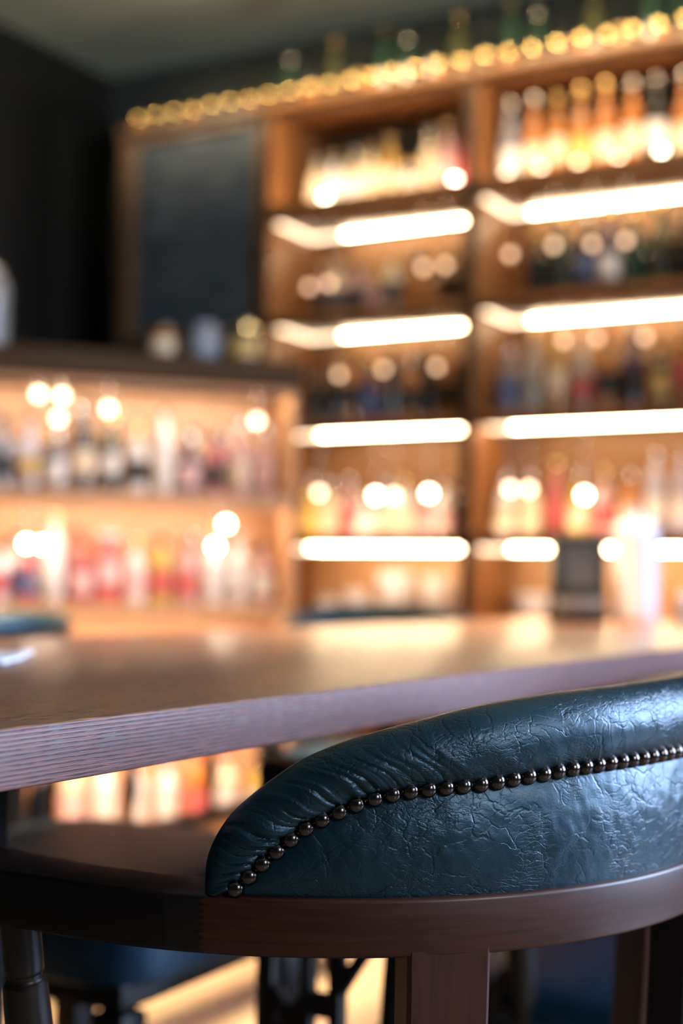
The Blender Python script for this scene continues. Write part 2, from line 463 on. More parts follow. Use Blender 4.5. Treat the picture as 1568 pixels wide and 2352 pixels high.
def sweep(bm, path, sects, uv0=None):
    """path: list of (pos, outward normal), sects: list of cross-sections"""
    uvl = bm.loops.layers.uv.new('arc')
    rings = []; s = [uv0 or 0.0]
    for i, ((p, n), sec) in enumerate(zip(path, sects)):
        rings.append([bm.verts.new(p + n * x + Vector((0, 0, z))) for x, z in sec])
        if i: s.append(s[-1] + (path[i][0] - path[i - 1][0]).length)
    m = len(sects[0])
    for i in range(len(rings) - 1):
        for k in range(m):
            j = (k + 1) % m
            f = bm.faces.new((rings[i][k], rings[i][j], rings[i + 1][j], rings[i + 1][k]))
            for lp, (ss, kk) in zip(f.loops, ((s[i], k), (s[i], j), (s[i + 1], j), (s[i + 1], k))):
                x, z = sects[i][kk]
                lp[uvl].uv = (ss, z + (x if abs(z) < .001 else 0))
    bm.faces.new(rings[0][::-1]); bm.faces.new(rings[-1])

JOINT = math.radians(74.0)
finger_joint(MAT_RAIL, JOINT * R0)

def turned(bm, p0, p1, prof, seg=20):
    """turned post from p0 to p1; prof (r, fraction)"""
    p0, p1 = Vector(p0), Vector(p1); d = p1 - p0
    lathe(bm, [(r, f * d.length) for r, f in smooth_prof(prof, 4)], seg, p0, d)

ARMPOST = [(.010, 0), (.011, .06), (.016, .14), (.0185, .30), (.0182, .50), (.0170, .70), (.0158, .835), (.0150, .852), (.0126, .862), (.0124, .874), (.0138, .884), (.0140, .93), (.0140, 1.0)]
LEGP = [(.011, 0), (.013, .05), (.017, .14), (.012, .2), (.018, .24), (.012, .28), (.019, .42), (.021, .6), (.016, .72), (.022, .76), (.022, .80), (.015, .84), (.017, .92), (.016, 1.0)]

def make_chair(name, label, cat):
    root = thing(name, label, cat)
    # back rail (the bent piece under the leather)
    bm = bmesh.new()
    a1 = math.radians(78); nseg = 120
    path = []; sec = []
    for i in range(nseg + 1):
        a = -a1 + 2 * a1 * i / nseg
        path.append((Vector((R0 * math.cos(a), R0 * math.sin(a), ZT)), Vector((math.cos(a), math.sin(a), 0))))
        sec.append(round_rect(.054, 0, TH, .0032))
    sweep(bm, path, sec, -a1 * R0)
    tag(finish('back_rail', bm, MAT_RAIL, root), 'reddish brown bent back rail with finger joint')
    # arms
    for s in (-1, 1):
        bm = bmesh.new(); path = []; sec = []
        for i in range(13):
            a = math.radians(77.9 + 12.1 * i / 12)
            path.append((Vector((R0 * math.cos(a), s * R0 * math.sin(a), ZT)), Vector((math.cos(a), s * math.sin(a), 0))))
        for i in range(1, 27):
            path.append((Vector((-.245 * i / 26, s * R0, ZT)), Vector((0, s, 0))))
        for p, nn in path:
            x = max(0, -p.x)
            # paddle: the arm swells inward and outward, then rounds off
            wi = .054 + .022 * max(0, min(1, (x - .02) / .14)) ** 1.5
            wo = .010 * max(0, min(1, (x - .03) / .15)) ** 1.5
            if x > .205:
                k = math.sqrt(max(0, 1 - ((x - .205) / .0405) ** 2)); c = (wo - wi) / 2; h_ = (wi + wo) / 2 * max(.12, k); wi, wo = h_ - c, h_ + c
            sec.append(round_rect(wi, wo, TH, .0032))
        sweep(bm, path, sec, math.radians(77.9) * R0)
        tag(finish('arm', bm, MAT_ARM, root), 'dark stained arm end')
    # leather back
    bm = bmesh.new(); make_panel(bm)
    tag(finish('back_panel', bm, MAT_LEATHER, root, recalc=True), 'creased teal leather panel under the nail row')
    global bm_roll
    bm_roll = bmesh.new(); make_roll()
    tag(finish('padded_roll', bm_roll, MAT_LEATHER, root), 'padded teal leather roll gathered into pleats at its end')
    # nails
    N, ln = full_curve(NAILC, 2000, RP)
    proto = None
    cnt = int((ln - .012) / .0119)
    for i in range(cnt + 1):
        t = .0060 + i * (ln - .012) / cnt
        a, h = N[min(2000, round(2000 * t / ln))]
        ax = Vector((math.cos(a), math.sin(a), 0))
        if proto is None:
            bm = bmesh.new()
            rr = .0063
            lathe(bm, [(rr * .96, -.001)] + [(rr * math.cos(math.radians(q)), rr * .98 * math.sin(math.radians(q))) for q in (0, 12, 24, 36, 48, 60, 72, 82, 88)], 24)
            o = proto = finish('nail_head', bm, MAT_NAIL, root)
        else:
            o = proto.copy(); link(o, root)
        o.location = cylp(a, RP + .0012, h)
        o.rotation_euler = ax.to_track_quat('Z', 'Y').to_euler()
        o.rotation_euler.rotate_axis('X', random.uniform(-.10, .10)); o.rotation_euler.rotate_axis('Y', random.uniform(-.10, .10))
    bm = bmesh.new()
    step = 6
    prev = None
    for i in range(10, 1991, step):
        a, h = N[i]
        c = cylp(a, RP + .0022, h); nx = Vector((math.cos(a), math.sin(a), 0)); a2, h2 = N[i + 5]
        tn = (cylp(a2, RP + .0022, h2) - c).normalized(); up = nx.cross(tn).normalized()
        ring = [bm.verts.new(c + (nx * math.cos(q) + up * math.sin(q)) * .0011) for q in [k * PI / 3 for k in range(6)]]
        if prev:
            for k in range(6): bm.faces.new((prev[k], prev[(k + 1) % 6], ring[(k + 1) % 6], ring[k]))
        prev = ring
    finish('nail_strip', bm, MAT_STRIP, root)
    # back stiles: flat curved posts under the rail
    for deg in (-45.4, 0, 45.4):
        bm = bmesh.new(); a = math.radians(deg)
        rows = []
        for i in range(15):
            f = i / 14
            z = SEAT - .05 + (ZT - TH + .004 - SEAT + .05) * f
            hw = .0285 - .004 * math.sin(f * PI) * 0 - .003 * (1 - f)
            ro = R0 - .0005 - .006 * (1 - f) - .010 * math.sin((1 - f) * PI / 2) ** 2
            ri = ro - .030
            e = []
            bv = .0025
            for x, r in ((-hw + bv, ro), (hw - bv, ro), (hw, ro - bv), (hw, ri + bv), (hw - bv, ri), (-hw + bv, ri), (-hw, ri + bv), (-hw, ro - bv)):
                e.append(bm.verts.new(Vector((r * math.cos(a) - x * math.sin(a), r * math.sin(a) + x * math.cos(a), z))))
            rows.append(e)
        for p, q in zip(rows, rows[1:]):
            for k in range(8): bm.faces.new((p[k], p[(k + 1) % 8], q[(k + 1) % 8], q[k]))
        bm.faces.new(rows[0][::-1]); bm.faces.new(rows[-1])
        finish('back_post', bm, MAT_ARM if deg == 0 else MAT_POST, root)  # middle post in darker colour, standing in for shade under the rail
    # turned arm posts
    for s in (-1, 1):
        for x in (-.066,):
            bm = bmesh.new()
            turned(bm, (x + .004, s * .262, SEAT - .055), (x, s * .309, ZT - TH + .002), ARMPOST)
            finish('arm_post', bm, MAT_TURN, root)
    # openwork splat under each arm
    for s in (-1, 1):
        bm = bmesh.new(); yy = s * (R0 - .056)
        z0, z1 = SEAT - .046, ZT - TH + .002
        for xx, w_ in ((-.222, .022), (-.170, .012), (-.134, .016)):
            box(bm, (xx, yy, (z0 + z1) / 2), (w_, .020, z1 - z0), .003)
        def bar(xa, za, xb, zb, w_):
            d = Vector((xb - xa, 0, zb - za)); vs = box(bm, (0, 0, 0), (d.length, .016, w_), .003)
            bmesh.ops.rotate(bm, cent=(0, 0, 0), matrix=Matrix.Rotation(-math.atan2(zb - za, xb - xa), 3, 'Y'), verts=vs)
            bmesh.ops.translate(bm, vec=((xa + xb) / 2, yy, (za + zb) / 2), verts=vs)
        bar(-.222, .395, -.165, .322, .017); bar(-.222, .315, -.165, .392, .017); bar(-.205, .357, -.183, .357, .028)
        bar(-.172, .378, -.132, .378, .026); bar(-.138, .385, -.095, .45, .014); bar(-.075, .365, -.105, .315, .018); bar(-.222, .310, -.075, .310, .018)
        tag(finish('arm_splat', bm, MAT_TURN, root), 'dark openwork splat under the arm')
    # seat: rounded wooden frame and leather cushion
    def seat_outline(k, n=64):
        out = []
        for i in range(n):
            a = 2 * PI * i / n
            c, s_ = math.cos(a), math.sin(a)
            ex = .62
            out.append((k * (.262 * math.copysign(abs(c) ** ex, c) + .02), k * .278 * math.copysign(abs(s_) ** ex, s_)))
        return out
    bm = bmesh.new(); rows = []
    for k, z in ((.84, SEAT - .075), (.90, SEAT - .073), (.92, SEAT - .068), (.92, SEAT - .055), (.91, SEAT - .051), (.85, SEAT - .050)):
        rows.append([bm.verts.new((x, y, z)) for x, y in seat_outline(k)])
    for p, q in zip(rows, rows[1:]):
        for k in range(64): bm.faces.new((p[k], p[(k + 1) % 64], q[(k + 1) % 64], q[k]))
    bm.faces.new(rows[0][::-1]); bm.faces.new(rows[-1])
    seat = finish('seat_frame', bm, MAT_SEATWOOD, root)
    bm = bmesh.new(); rows = []
    for k, z in ((.90, -.0505), (.96, -.046), (.985, -.036), (.985, -.020), (.96, -.008), (.90, .0), (.75, .006), (.5, .010), (.25, .011)):
        rows.append([bm.verts.new((x, y, SEAT + z)) for x, y in seat_outline(k)])
    for p, q in zip(rows, rows[1:]):
        for k in range(64): bm.faces.new((p[k], p[(k + 1) % 64], q[(k + 1) % 64], q[k]))
    bm.faces.new(rows[0][::-1]); bm.faces.new(rows[-1])
    tag(finish('seat_cushion', bm, MAT_LEATHER_SEAT, root), 'blue leather seat cushion')
    # legs and stretchers
    feet = {}
    for sx, xx in ((1, .19), (-1, -.17)):
        for s in (-1, 1):
            bm = bmesh.new()
            p0 = (xx + sx * .04, s * .235, FLOOR); p1 = (xx, s * .20, SEAT - .072)
            turned(bm, p0, p1, LEGP); feet[sx, s] = [Vector(p0).lerp(Vector(p1), .35)]
            finish('leg', bm, MAT_TURN, root)
    for s in (-1, 1):
        bm = bmesh.new(); turned(bm, feet[1, s][0], feet[-1, s][0], [(.008, 0), (.012, .3), (.014, .5), (.012, .7), (.008, 1)], 14)
        finish('stretcher', bm, MAT_TURN, root)
    bm = bmesh.new(); turned(bm, feet[1, -1][0].lerp(feet[-1, -1][0], .5), feet[1, 1][0].lerp(feet[-1, 1][0], .5), [(.008, 0), (.012, .3), (.014, .5), (.012, .7), (.008, 1)], 14)
    finish('stretcher', bm, MAT_TURN, root)
    return root

def copy_thing(o, label, loc, rz=0, group=None, skip=()):
    c = o.copy(); link(c); c.location = loc; c.rotation_euler = (0, 0, rz); c['label'] = label
    if group: c['group'] = group
    for ch in o.children:
        if ch.name.split('.')[0] in skip: continue
        d = ch.copy(); link(d, c)
        for g in ch.children:
            e = g.copy(); link(e, d)
    return c

chair = make_chair('captain_chair', 'teal leather captain chair with studded back, in sharp focus before the table', 'chair')
chair['group'] = 'leather captain chairs'
CX, CY = -.6202, 1.0836
chair.location = (CX, CY, 0)
SK = ('nail_head', 'nail_strip')
GC = 'leather captain chairs'
copy_thing(chair, 'blue leather captain chair on the far side of the table, back peeking over', (-2.21, 2.12, 0), 0, GC, SK)
copy_thing(chair, 'blue leather captain chair behind the sharp one, same side of the table', (-.60, 1.93, 0), 0, GC, SK)
copy_thing(chair, 'small distant blue captain chair at the foot of the lit bar shelves', (-2.01, 3.79, 0), math.radians(107), GC, SK)
STZ = .462
# armless stool pushed under the table
st = thing('padded_stool', 'blue leather padded stool pushed under the table, seen below the chair arm', 'stool', (-1.245, 1.56, 0))
bm = bmesh.new(); rows = []
def sq(k, n=48, e=.34):
    out = []
    for i in range(n):
        a = 2 * PI * i / n; c, q = math.cos(a), math.sin(a)
        out.append((.24 * k * math.copysign(abs(c) ** e, c), .24 * k * math.copysign(abs(q) ** e, q)))
    return out
for k, z in ((.95, -.105), (.985, -.100), (1.0, -.085), (1.0, -.035), (.985, -.012), (.94, -.002), (.8, .006), (.55, .010), (.25, .011)):
    rows.append([bm.verts.new((x, y, STZ + z)) for x, y in sq(k)])
for p, q in zip(rows, rows[1:]):
    for k in range(48): bm.faces.new((p[k], p[(k + 1) % 48], q[(k + 1) % 48], q[k]))
bm.faces.new(rows[0][::-1]); bm.faces.new(rows[-1])
finish('seat_pad', bm, MAT_LEATHER_SEAT, st)
bxo('seat_frame', MAT_ARM, (0, 0, STZ - .122), (.40, .40, .034), st, .006)
for sx in (-1, 1):
    for sy in (-1, 1):
        bm = bmesh.new(); box(bm, (sx * .185, sy * .185, (STZ - .139 + FLOOR) / 2), (.05, .05, STZ - .139 - FLOOR), .006); finish('leg', bm, MAT_ARM, st)

# dark wooden bench with spindles, beyond the table
wb = thing('wooden_bench', 'low dark wooden bench with turned spindles, seen under the tabletop', 'bench', (-1.63, 2.28, 0))
bxo('bench_seat', MAT_BENCH, (-.045, 0, .300), (.135, 1.25, .026), wb, .005)
bxo('front_rail', MAT_ARM, (.012, 0, .271), (.030, 1.22, .034), wb, .004)
bxo('back_rail', MAT_ARM, (-.112, 0, .329), (.024, 1.22, .030), wb, .004)
bxo('crest_rail', MAT_ARM, (-.112, 0, .655), (.026, 1.25, .05), wb, .006)
for k in range(5):
    bm = bmesh.new(); yy = -.56 + .28 * k
    turned(bm, (-.112, yy, .343), (-.112, yy, .632), [(.008, 0), (.009, .12), (.0155, .27), (.009, .42), (.010, .6), (.008, 1)], 16)
    finish('spindle', bm, MAT_ARM, wb)
for sx in (-1, 1):
    for sy in (-1, 1):
        bm = bmesh.new(); turned(bm, (-.045 + sx * .07, sy * .56, FLOOR), (-.045 + sx * .045, sy * .54, .288), LEGP); finish('leg', bm, MAT_TURN, wb)

# ------------------------------------------------------------------ the table
TT = .744; TTH = .0385
TX0, TX1, TY0, TY1 = -.598, -1.455, .30, 3.74
tb = thing('dining_table', 'long thick brown wooden table behind the leather chair', 'table', (TX0, TY0, 0))
bm = bmesh.new()
box(bm, ((TX1 - TX0) / 2, (TY1 - TY0) / 2, TT - TTH / 2), (TX0 - TX1, TY1 - TY0, TTH), .0022, seg=3)
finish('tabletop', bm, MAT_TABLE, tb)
def trestle(yy):
    for xx in (-.29, -.70):
        bm = bmesh.new(); box(bm, (xx, yy, (TT - TTH + FLOOR) / 2 + .01), (.05, .06, TT - TTH - FLOOR - .02), .006)
        finish('table_leg', bm, MAT_IRON, tb)
    bm = bmesh.new(); box(bm, (-.495, yy, FLOOR + .03), (.70, .08, .06), .008); finish('table_foot', bm, MAT_IRON, tb)
    bm = bmesh.new(); box(bm, (-.495, yy, TT - TTH - .0115), (.46, .05, .022), .004); finish('table_brace', bm, MAT_IRON, tb)
trestle(.63)
trestle(3.1)
# ------------------------------------------------------------------ things on the table
CAMV = Vector((.35, -.94, 0)).normalized()
MAT_DISP = plain('dark_teal_plastic', (.018, .030, .032), .35)
MAT_CARD = plain('dark_card', (.010, .012, .010), .5)
MAT_CARD2 = plain('grey_card_print', (.07, .075, .08), .5, vary=.4, scale=60)
MAT_GREYB = plain('grey_band', (.16, .16, .16), .4)
MAT_WHITE = plain('white_paper', (.80, .80, .84), .6, vary=.03)
dp = thing('napkin_dispenser', 'dark napkin dispenser with framed card on its face at far table end', 'napkin dispenser', (-1.205, 3.36, TT), math.radians(27))
bxo('dispenser_body', MAT_DISP, (0, 0, .118), (.130, .085, .190), dp, .008)
bxo('dispenser_base', MAT_IRON, (0, 0, .012), (.142, .100, .024), dp, .005)
bxo('front_band', MAT_GREYB, (0, -.0435, .045), (.118, .004, .030), dp, .001)
bm = bmesh.new()
for c, s in (((0, 0, .058), (.104, .008, .012)), ((0, 0, -.058), (.104, .008, .012)), ((.047, 0, 0), (.010, .008, .116)), ((-.047, 0, 0), (.010, .008, .116))):
    box(bm, (c[0], -.045, .140 + c[2]), s, .002)
fr = finish('card_frame', bm, MAT_CARD, dp)
bxo('card', MAT_CARD2, (0, -.0435, .140), (.086, .003, .106), dp)
# white vase-like canister
def lathe_obj(name, prof, mat, parent, seg=28):
    bm = bmesh.new(); lathe(bm, prof, seg); return finish(name, bm, mat, parent)
MAT_CERAM = plain('white_ceramic', (.78, .80, .90), .3, vary=.03, coat=.3)
vs = thing('canister', 'tall white canister standing beside the napkin dispenser', 'canister', (-1.082, 3.438, TT))
lathe_obj('canister_body', smooth_prof([(.042, 0), (.051, .006), (.055, .03), (.0555, .10), (.055, .18), (.054, .235), (.047, .246), (.042, .248)], 4), MAT_CERAM, vs)
lathe_obj('canister_lid', smooth_prof([(.043, .2475), (.044, .256), (.030, .264), (.012, .268), (.010, .276), (.013, .284), (.006, .289), (.001, .290)], 4), plain('lavender_lid', (.36, .38, .48), .7, vary=.03, spec=.2), vs)
MAT_SGLASS = plain('shaker_glass', (.85, .85, .85), .08, trans=.6, vary=.02)
MAT_STEEL = plain('shaker_steel', (.75, .73, .70), .18, 1.0, vary=.05)
for k, (x, y, lab) in enumerate(((-.985, 3.52, 'glass shaker with steel cap right beside the white canister'), (-.942, 3.56, 'glass shaker with steel cap, farther from the white canister'))):
    t = thing('salt_shaker', lab, 'shaker', (x, y, TT), 0, 'shakers at the table end')
    lathe_obj('shaker_body', smooth_prof([(.015, 0), (.019, .004), (.019, .03), (.016, .052), (.015, .056)], 4), MAT_SGLASS, t, 16)
    lathe_obj('shaker_cap', smooth_prof([(.0165, .0562), (.0168, .066), (.012, .075), (.001, .078)], 4), MAT_STEEL, t, 16)
# napkin lying at the left edge of the frame
bm = bmesh.new()
rows = []
for i in range(13):
    rows.append([bm.verts.new(((i / 12 - .5) * .13, (j / 12 - .5) * .13, .004 + .003 * mnoise.noise(Vector((i * .4, j * .4, 1))) + .006 * max(0, i / 12 + j / 12 - 1.3))) for j in range(13)])
grid_faces(bm, rows)
nk = finish('paper_napkin', bm, MAT_WHITE)
sm = nk.modifiers.new('thick', 'SOLIDIFY'); sm.thickness = .003
nk.location = (-1.095, 1.130, TT + .0015); nk.rotation_euler = (0, 0, .5)
tag(nk, 'folded white paper napkin lying on the table across from the leather chair', 'napkin')

# ------------------------------------------------------------------ the room
def struct(name, mat, c, s): return tag(bxo(name, mat, c, s), kind='structure')
HC = 3.12
struct('floor', MAT_FLOOR, (-.6, 1.2, FLOOR - .05), (7.2, 8.0, .1))
struct('ceiling', MAT_CEIL, (-.6, 1.2, HC + .05), (7.2, 8.0, .1))
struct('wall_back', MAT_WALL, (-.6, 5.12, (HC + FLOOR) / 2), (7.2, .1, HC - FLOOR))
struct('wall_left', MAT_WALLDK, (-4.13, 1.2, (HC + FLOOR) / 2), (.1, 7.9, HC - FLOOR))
# black double door in the left wall
dr = thing('door_1', None, None, (-4.08, 4.66, FLOOR)); tag(dr, kind='structure')
for k in (-1, 1):
    bxo('door_panel', MAT_BLACK, (.02, k * .195, 1.46), (.035, .385, 2.9), dr, .004)
bxo('door_frame', MAT_BLACK, (.012, 0, 2.945), (.03, .86, .06), dr, .004)

# ------------------------------------------------------------------ the main bar shelving
YF, YB = 4.63, 5.03
XS = (-2.965, -2.095, -1.19)          # left faces of the posts
PW = (.035, .040, .040)
shelf = thing('bar_shelving', 'tall orange brown bar shelving with glowing light strips under its boards', 'shelving', (0, 0, FLOOR))
def Z(z): return z - FLOOR
TOPZ = 2.69
for i, (x, w) in enumerate(zip(XS, PW)):
    bm = bmesh.new(); box(bm, (x + w / 2, (YF + YB) / 2, Z(TOPZ - .03) / 2), (w, YB - YF, Z(TOPZ - .03)), .004)
    up = finish('upright', bm, MAT_SHELF, shelf)
    bxo('post_facing', MAT_SHELFDK, (x + w / 2, YF - .004, Z(TOPZ - .03) / 2), (w + .006, .008, Z(TOPZ - .03)), up, .002)
bxo('back_panel', MAT_BACKP, ((XS[0] + XS[2] + PW[2]) / 2, YB + .012, Z(TOPZ) / 2), (XS[2] + PW[2] - XS[0], .02, Z(TOPZ)), shelf)
bxo('top_board', MAT_SHELFH, ((XS[0] + XS[2] + PW[2]) / 2, (YF + YB) / 2 - .01, Z(TOPZ - .015)), (XS[2] + PW[2] - XS[0] + .02, YB - YF + .02, .03), shelf, .004)
BAYS = [(XS[0] + PW[0], XS[1]), (XS[1] + PW[1], XS[2])]
BOARDS = [2.235, 1.825, 1.410, .965]   # undersides
BT = .035
LEDX = [[(-2.77, -2.19, 4.95), (-2.77, -2.22, 4.95), (-2.785, -2.125, 4.80), (-2.785, -2.12, 4.80)],
        [(-1.97, -1.22, 4.95), (-1.965, -1.22, 4.95), (-1.975, -1.22, 4.80), (-1.975, -1.22, 4.80)]]
for bi, (xa, xb) in enumerate(BAYS):
    for ri, zu in enumerate(BOARDS):
        bxo('shelf_board', MAT_SHELFH, ((xa + xb) / 2, (YF + YB) / 2, Z(zu + BT / 2)), (xb - xa - .001, YB - YF - .004, BT), shelf, .003)
        l0, l1, ly = LEDX[bi][ri]
        tag(bxo('light_strip', MAT_LED, ((l0 + l1) / 2, ly, Z(zu - .005)), (l1 - l0, .012, .009), shelf, .002), 'added light strip that brightens the white cups')
        if ri == 3:
            f0 = (-2.745, -1.920)[bi]; f1 = (-2.110, -1.22)[bi]
            tag(bxo('light_strip', MAT_LED, ((f0 + f1) / 2, YF + .035, Z(zu - .005)), (f1 - f0, .012, .009), shelf, .002), 'added light strip that brightens the white cups')  # second strip in line with the first, added to brighten the cups
        if ri < 3:
            bxo('front_edge_lip', MAT_SHELFDK, ((xa + xb) / 2, YF + .006, Z(zu - .009)), (xb - xa - .002, .010, .020), shelf, .002)
            bxo('hidden_light_strip', MAT_FRONT[ri], ((xa + xb) / 2, YF + .022, Z(zu - .004)), (xb - xa - .05, .010, .007), shelf, .002)  # unseen strip behind the lip, added for highlights on caps and shoulders
        tag(bxo('side_light_strip', MAT_SIDE_GLOW, (xa + .010, (YF + .05 + ly - .01) / 2, Z(zu - .006)), (.012, ly - YF - .06, .011), shelf, .002), 'added glow strip for the lit side panel')  # dim emitter added to stand in for the glow of the lit panel
        if l0 - xa > .04: tag(bxo('corner_glow_strip', MAT_SIDE_GLOW, ((xa + .006 + l0) / 2, ly, Z(zu - .006)), (l0 - xa - .008, .012, .011), shelf, .002), 'added dim glow beside the light strip')
    bxo('upper_shade_panel', MAT_BLACK, ((xa + xb) / 2, YB - .004, Z((BOARDS[0] + BT + TOPZ - .03) / 2)), (xb - xa - .002, .010, TOPZ - .03 - BOARDS[0] - BT - .002), shelf)  # black sheet put in for the unlit upper part of the back
    bxo('top_edge_lip', MAT_SHELFDK, ((xa + xb) / 2, YF + .006, Z(TOPZ - .042)), (xb - xa - .002, .010, .022), shelf, .002)
    bxo('hidden_light_strip', MAT_FRONT[3], ((xa + xb) / 2, YF + .022, Z(TOPZ - .034)), (xb - xa - .05, .010, .007), shelf, .002)  # unseen strip added to brighten the bottle tops from in front
    # the top compartment is lit from behind a low front lip
    bxo('front_lip', MAT_SHELFH, ((xa + xb) / 2, YF + .008, Z(BOARDS[0] + BT + .012)), (xb - xa - .001, .014, .024), shelf, .003)
    bxo('hidden_light_strip', MAT_LED_TOP, ((xa + xb) / 2, YF + .024, Z(BOARDS[0] + BT + .006)), (xb - xa - .06, .010, .008), shelf, .002)
    bxo('front_lip', MAT_SHELFH, ((xa + xb) / 2, YF + .008, Z(BOARDS[3] + BT + .008)), (xb - xa - .001, .014, .018), shelf, .003)
    bxo('hidden_light_strip', MAT_LED_TOP, ((xa + xb) / 2, YF + .024, Z(BOARDS[3] + BT + .004)), (xb - xa - .06, .008, .006), shelf, .002)
# base cupboard of the bar with its counter
bc = thing('back_counter', 'wooden counter cupboard under the lit bar shelving', 'counter', (-2.03, 4.545, FLOOR))
bxo('cupboard', MAT_SHELF, (0, -.02, Z(.66) / 2), (1.84, .15, Z(.66)), bc, .004)
bxo('countertop', MAT_PEACH, (0, -.03, Z(.675)), (1.88, .19, .03), bc, .005)
for k in range(4):
    d = bxo('cupboard_door', MAT_SHELFH, (-.69 + k * .46, -.103, Z(.34)), (.44, .016, .58), bc, .004)
    h = bxo('door_handle', MAT_STEEL, (-.69 + k * .46 + .17, -.120, Z(.5)), (.012, .018, .09), d, .003)

bxo('added_bright_panel', MAT_PEACH, ((XS[0] + XS[2] + .1) / 2, YB - .004, Z(.83)), (XS[2] - XS[0] + .06, .010, .255), shelf, .002)  # paler board added so the lowest row looks brightly lit
# chalkboard cabinet, left of the shelving
cbx0, cbx1 = -3.665, -2.980
cb = thing('chalkboard_cabinet', 'wall cabinet whose door is a dark slate chalkboard in a brown frame', 'cabinet', (cbx0, YF, 1.79))
bxo('cabinet_body', MAT_SHELFDK, ((cbx1 - cbx0) / 2, .215, .43), (cbx1 - cbx0, .38, .86), cb, .003)
bxo('cabinet_top', MAT_FRAME, ((cbx1 - cbx0) / 2, .19, .885), (cbx1 - cbx0 + .004, .42, .030), cb, .003)
bm = bmesh.new()
W = cbx1 - cbx0
for c, s in (((.045, 0, .43), (.09, .024, .86)), ((W - .012, 0, .43), (.024, .024, .86)), ((W / 2, 0, .845), (W - .116, .024, .03)), ((W / 2, 0, .020), (W - .116, .024, .04))):
    box(bm, (c[0], .010, c[2]), s, .003)
finish('chalkboard_frame', bm, MAT_FRAME, cb)
bxo('chalkboard', MAT_CHALK, (W / 2 + .033, .018, .43), (W - .116, .012, .80), cb)
# faint unreadable chalk strokes
MAT_CHK = plain('faint_chalk', (.10, .115, .13), .9)
bm = bmesh.new()
for k in range(9):
    z = .74 - k * .072; x0 = .14 + .05 * random.random()
    while x0 < W - .12:
        w = random.uniform(.03, .09); box(bm, (x0 + w / 2, .0105, z), (w, .002, random.uniform(.008, .02))); x0 += w + random.uniform(.015, .05)
tag(finish('chalk_lines', bm, MAT_CHK, cb), kind='stuff')

# ------------------------------------------------------------------ lit corner cabinet on the left
CO = Vector((-3.1024, 3.3702)); ANG = math.atan2(.7360, .6770)
DU = Vector((math.cos(ANG), math.sin(ANG))); DV = Vector((-math.sin(ANG), math.cos(ANG)))
UL, UR, CD = -.34, .962, .30
lc = thing('lit_cabinet', 'low peach coloured cabinet of glowing bottle shelves in the corner', 'cabinet', (CO.x, CO.y, FLOOR), ANG)
CT = 1.475
for u in (UL, UR):
    bxo('side_panel', MAT_PEACH, (u + (.012 if u < 0 else -.012), CD / 2, Z(CT) / 2), (.024, CD, Z(CT)), lc, .003)
bxo('back_panel', MAT_PEACH, ((UL + UR) / 2, CD - .008, Z(CT) / 2), (UR - UL - .05, .014, Z(CT)), lc)
bxo('crown', MAT_SHELFDK, ((UL + UR) / 2, CD / 2 - .01, Z(CT + .045)), (UR - UL + .03, CD + .03, .09), lc, .006)
LB = [1.118, .752, .385, .02]          # board tops
for i, z in enumerate(LB):
    bxo('shelf_board', MAT_PEACH, ((UL + UR) / 2, CD / 2 - .008, Z(z - .014)), (UR - UL - .05, CD - .018, .028), lc, .003)
tops = [CT] + [z - .028 for z in LB[:-1]]
for z in tops:
    bxo('top_lip', MAT_PEACH, ((UL + UR) / 2, .006, Z(z - .010)), (UR - UL - .05, .010, .022), lc, .002)
    bxo('hidden_light_strip', MAT_LED_HID if z > .6 else MAT_LED_PALE, ((UL + UR) / 2, .022, Z(z - .005)), (UR - UL - .10, .012, .008), lc, .002)
def cabp(u, v): p = CO + DU * u + DV * v; return p.x, p.y

# ------------------------------------------------------------------ bottles and other goods
def gl(name, col, rough=.10, trans=.35): return plain(name, col, rough, trans=trans, coat=.6, vary=.08)
GLASS = {
 'amber': gl('amber_glass', (.62, .24, .05)), 'gold': gl('gold_glass', (.75, .45, .12)), 'green': gl('green_glass', (.03, .08, .045)),
 'dark': gl('dark_glass', (.010, .012, .013), trans=.1), 'clear': gl('clear_glass', (.80, .78, .72), trans=.6), 'red': gl('red_glass', (.60, .12, .13)),
 'pink': gl('pink_glass', (.82, .50, .50)), 'cream': gl('cream_glass', (.85, .70, .48), .25, .1), 'white': gl('white_glass', (.85, .82, .80), .2, .1),
 'purple': gl('purple_glass', (.10, .06, .14)), 'grey': gl('grey_glass', (.34, .33, .38)), 'yellow': gl('yellow_glass', (.82, .58, .10)), 'orange': gl('orange_glass', (.75, .26, .05)),
 'lavender': gl('lavender_glass', (.50, .48, .62), .3, .1), 'olive': gl('olive_glass', (.12, .12, .04)), 'blue': gl('blue_glass', (.05, .10, .22)),
}
LBL = {'cream': plain('cream_label', (.85, .72, .52), .5), 'white': plain('white_label', (.86, .84, .82), .5), 'dark': plain('dark_label', (.03, .03, .03), .5),
       'red': plain('red_label', (.62, .13, .13), .5), 'gold': plain('gold_label', (.75, .50, .16), .35), 'pink': plain('pink_label', (.85, .56, .56), .5), 'blue': plain('blue_label', (.10, .14, .30), .5)}
CAPM = {'gold': plain('gold_foil', (.95, .66, .28), .07, 1.0, vary=.05), 'black': plain('black_cap', (.015, .015, .015), .25, coat=.4), 'silver': plain('silver_cap', (.80, .78, .74), .15, 1.0, vary=.05), 'red': plain('red_cap', (.5, .03, .03), .3, coat=.3)}
PRO = {}
